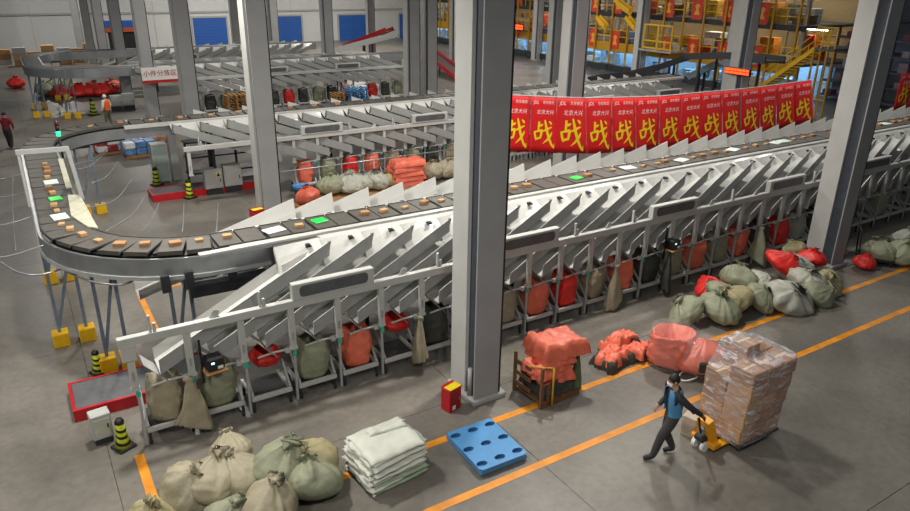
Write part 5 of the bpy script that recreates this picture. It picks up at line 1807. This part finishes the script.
SXX = 44.0
a = gx(822, 47, SXX); b2 = gx(793, 90, SXX)
stairs((SXX, a[1], a[2]), (SXX, b2[1] + 3.5, 0.1), 1.1, 'yellow handrailed stairs right of the banner row end')
pf = thing('stair_platform', 'high yellow railed platform at the head of the stairs', 'platform', (0, 0, 0))
yA = gx(842, 48, SXX)[1]; yB = a[1]; zp = a[2]
MB().box(SXX - .8, SXX + 2, yA, yB, zp - .12, zp).build('deck', M_DECK, pf)
for yy in np.linspace(yA, yB, 4):
    MB().box(SXX - .8, SXX - .74, yy - .03, yy + .03, zp, zp + 1.25).build('rail_post', M_YELLOW, pf)
    MB().box(SXX - .8, SXX - .7, yy - .05, yy + .05, 0, zp - .12).build('leg', M_MUST, pf)
for zz in (.4, .8, 1.25):
    MB().bar((SXX - .77, yA, zp + zz), (SXX - .77, yB, zp + zz), .05, .05).build('guard_rail', M_YELLOW, pf)
MB().bar((SXX - .77, yA, zp * .5), (SXX - .77, yB, zp * .5), .06, .06).build('tie_bar', M_YELLOW, pf)
MB().bar((SXX - .77, yA, zp * .25), (SXX - .77, yB, zp * .25), .06, .06).build('tie_bar', M_YELLOW, pf)
# shelving behind the stairs
sh = thing('storage_shelving', 'dim purple-grey storage shelving behind the yellow stairs', 'shelving', (50, 0, 0))
for yy in np.linspace(14, 30, 9):
    MB().box(-.06, .06, yy - .05, yy + .05, 0, 5).box(1.1, 1.2, yy - .05, yy + .05, 0, 5).build('upright', mat('violet_grey', '#5a5266', .6), sh)
for z in (.3, 1.3, 2.3, 3.3, 4.3):
    MB().box(-.06, 1.2, 14, 30, z, z + .1).build('shelf', mat('violet_grey', '#5a5266', .6), sh)
for k in range(70):
    yy = 14.2 + rg.random() * 15.3; z = rg.choice((.4, 1.4, 2.4, 3.4, 4.4))
    h = .3 + .4 * rg.random(); w = .3 + .4 * rg.random()
    o = MB().bbox(.1, .8, 0, w, 0, h, .015).bbox(.08, .1, w * .3, w * .7, h * .3, h * .6, .005).build('storage_box', mat('box_' + str(k % 4), ('#8a7a86', '#6f3b52', '#8b8d98', '#a48a6a')[k % 4], .6, var=.15), None, False, (50, yy, z))
    tag(o, '%s box on the dim shelving behind the stairs' % ('mauve', 'maroon', 'grey', 'tan')[k % 4], 'box', '%s boxes on the dim shelving' % ('mauve', 'maroon', 'grey', 'tan')[k % 4])

# LED signs
M_LED = mat('led_red', '#ff3a12', .4, var=0, emit=5)
def led(u0, v0, u1, v1, x, label):
    a = gx(u0, v0, x); b_ = gx(u1, v1, x)
    t = thing('led_sign', label, 'sign', (x, 0, 0))
    y0, y1 = min(a[1], b_[1]), max(a[1], b_[1]); z0, z1 = min(a[2], b_[2]), max(a[2], b_[2])
    MB().bbox(0, .15, y0, y1, z0, z1, .02).build('casing', M_BLACK, t)
    h = (z1 - z0)
    for r_ in range(2):
        zc = z0 + h * (.3 + .4 * r_)
        yy = y0 + .06
        rr = random.Random(int(u0) + r_)
        while yy < y1 - .15:
            w = min(.12 + .2 * rr.random(), y1 - .06 - yy)
            MB().box(-.015, 0, yy, yy + w, zc - h * .14, zc + h * .14).build('lit_segment', M_LED, t)
            yy += w + .04
led(511, 23, 523, 31, 46.0, 'glowing red display on the mezzanine by the near column')
led(725, 66, 749, 77, 32.86, 'glowing red display on the column above the banners')
led(388, 33, 396, 38, 34.0, 'small glowing orange display left of the wide middle column')

# ================================================================== INCLINED CONVEYORS
def conveyor(pts, w, label, m, legs=True):
    t = thing('belt_conveyor', label, 'conveyor', (0, 0, 0))
    P = [Vector(p) for p in pts]
    for i in range(len(P) - 1):
        MB().bar(P[i], P[i + 1], w, .1).build('belt', M_BELT, t)
        d = (P[i + 1] - P[i]); s_ = d.cross(Vector((0, 0, 1))).normalized() * (w / 2 + .05)
        for g in (-1, 1):
            MB().bar(P[i] + s_ * g + Vector((0, 0, .1)), P[i + 1] + s_ * g + Vector((0, 0, .1)), .08, .4).build('side_wall', m, t)
        if legs:
            c = P[i].lerp(P[i + 1], .5)
            for g in (-1, 1):
                q = c + s_ * g
                MB().bar((q.x, q.y, 0), (q.x, q.y, q.z), .12, .12).build('leg', M_DARKST, t)
    return t
conveyor([gy(347, 47, 70), gy(390, 30, 66)], 1.6, 'red-sided inclined conveyor at the back centre', M_RED)
conveyor([gx(427, 51, 33.5), gx(470, 84, 31)], 1.2, 'red-sided conveyor sloping down beside the near column', M_RED)
conveyor([gy(330, 53, 60), gy(398, 35, 57)], 1.2, 'grey inclined conveyor below the red back one', M_GREYST)
conveyor([gx(592, 80, 36), gx(630, 76, 37), gx(655, 70, 38), gx(690, 58, 39), gx(730, 57, 37.5), gx(775, 62, 36)], 1.1, 'dark curved conveyor climbing behind the banner row', M_DARKST)
conveyor([gx(690, 78, 39.5), gx(715, 66, 40), gx(760, 62, 40.5)], .8, 'pale-railed second conveyor behind the banner row', mat('pale_blue_rail', '#8fa3ad', .4))
# infeed desks under the curved conveyor
for i, u in enumerate((600, 625, 650, 700, 720)):
    p = gx(u, 86, 36)
    t = thing('work_table', 'grey work table behind the banner row, %s from the left' % nth(i), 'table', (38, p[1], 0), 0, 'work tables behind the banners')
    MB().bbox(-.5, .5, -.8, .8, .82, .88, .01).build('top', M_GREYST, t)
    for a_ in (-.45, .45):
        for b_ in (-.75, .75): MB().box(a_ - .03, a_ + .03, b_ - .03, b_ + .03, 0, .82).build('leg', M_DARKST, t)

# dim hand cart and trolley beyond the right column
p = gz(893, 268)
t = thing('hand_trolley', 'dark hand trolley among sacks at the right edge', 'trolley', (p[0], p[1] + .6, 0), .6)
MB().bbox(-.4, .4, -.5, .5, .14, .2, .01).build('deck', M_BLACK, t)
for a_ in (-.33, .33):
    for b_ in (-.42, .42): MB().tube([(a_ - .02, b_, .07), (a_ + .02, b_, .07)], .07, 12).build('wheel', M_BLACK, t)
MB().tube([(-.38, .48, .2), (-.38, .55, 1.0), (.38, .55, 1.0), (.38, .48, .2)], .02, 8).build('handle', M_DARKST, t, True)
# dark pipes on the banner column
t = thing('cable_pipe', 'dark vertical pipes beside the column behind the banners', 'pipes', (21.4, 24.2, 0))
MB().bbox(-.45, .75, .16, .6, 0, 10, .02).build('service_duct', mat('smoky_grey', '#585b5e', .6), t)
for k, x in enumerate((0, .22, .5)):
    MB().tube([(x, 0, 0), (x, 0, 10)], .07, 8).build('pipe', M_DARKST, t, True)
MB().box(-.2, .7, .08, .14, 0, 10).build('backing_plate', mat('smoky_grey', '#585b5e', .6), t)
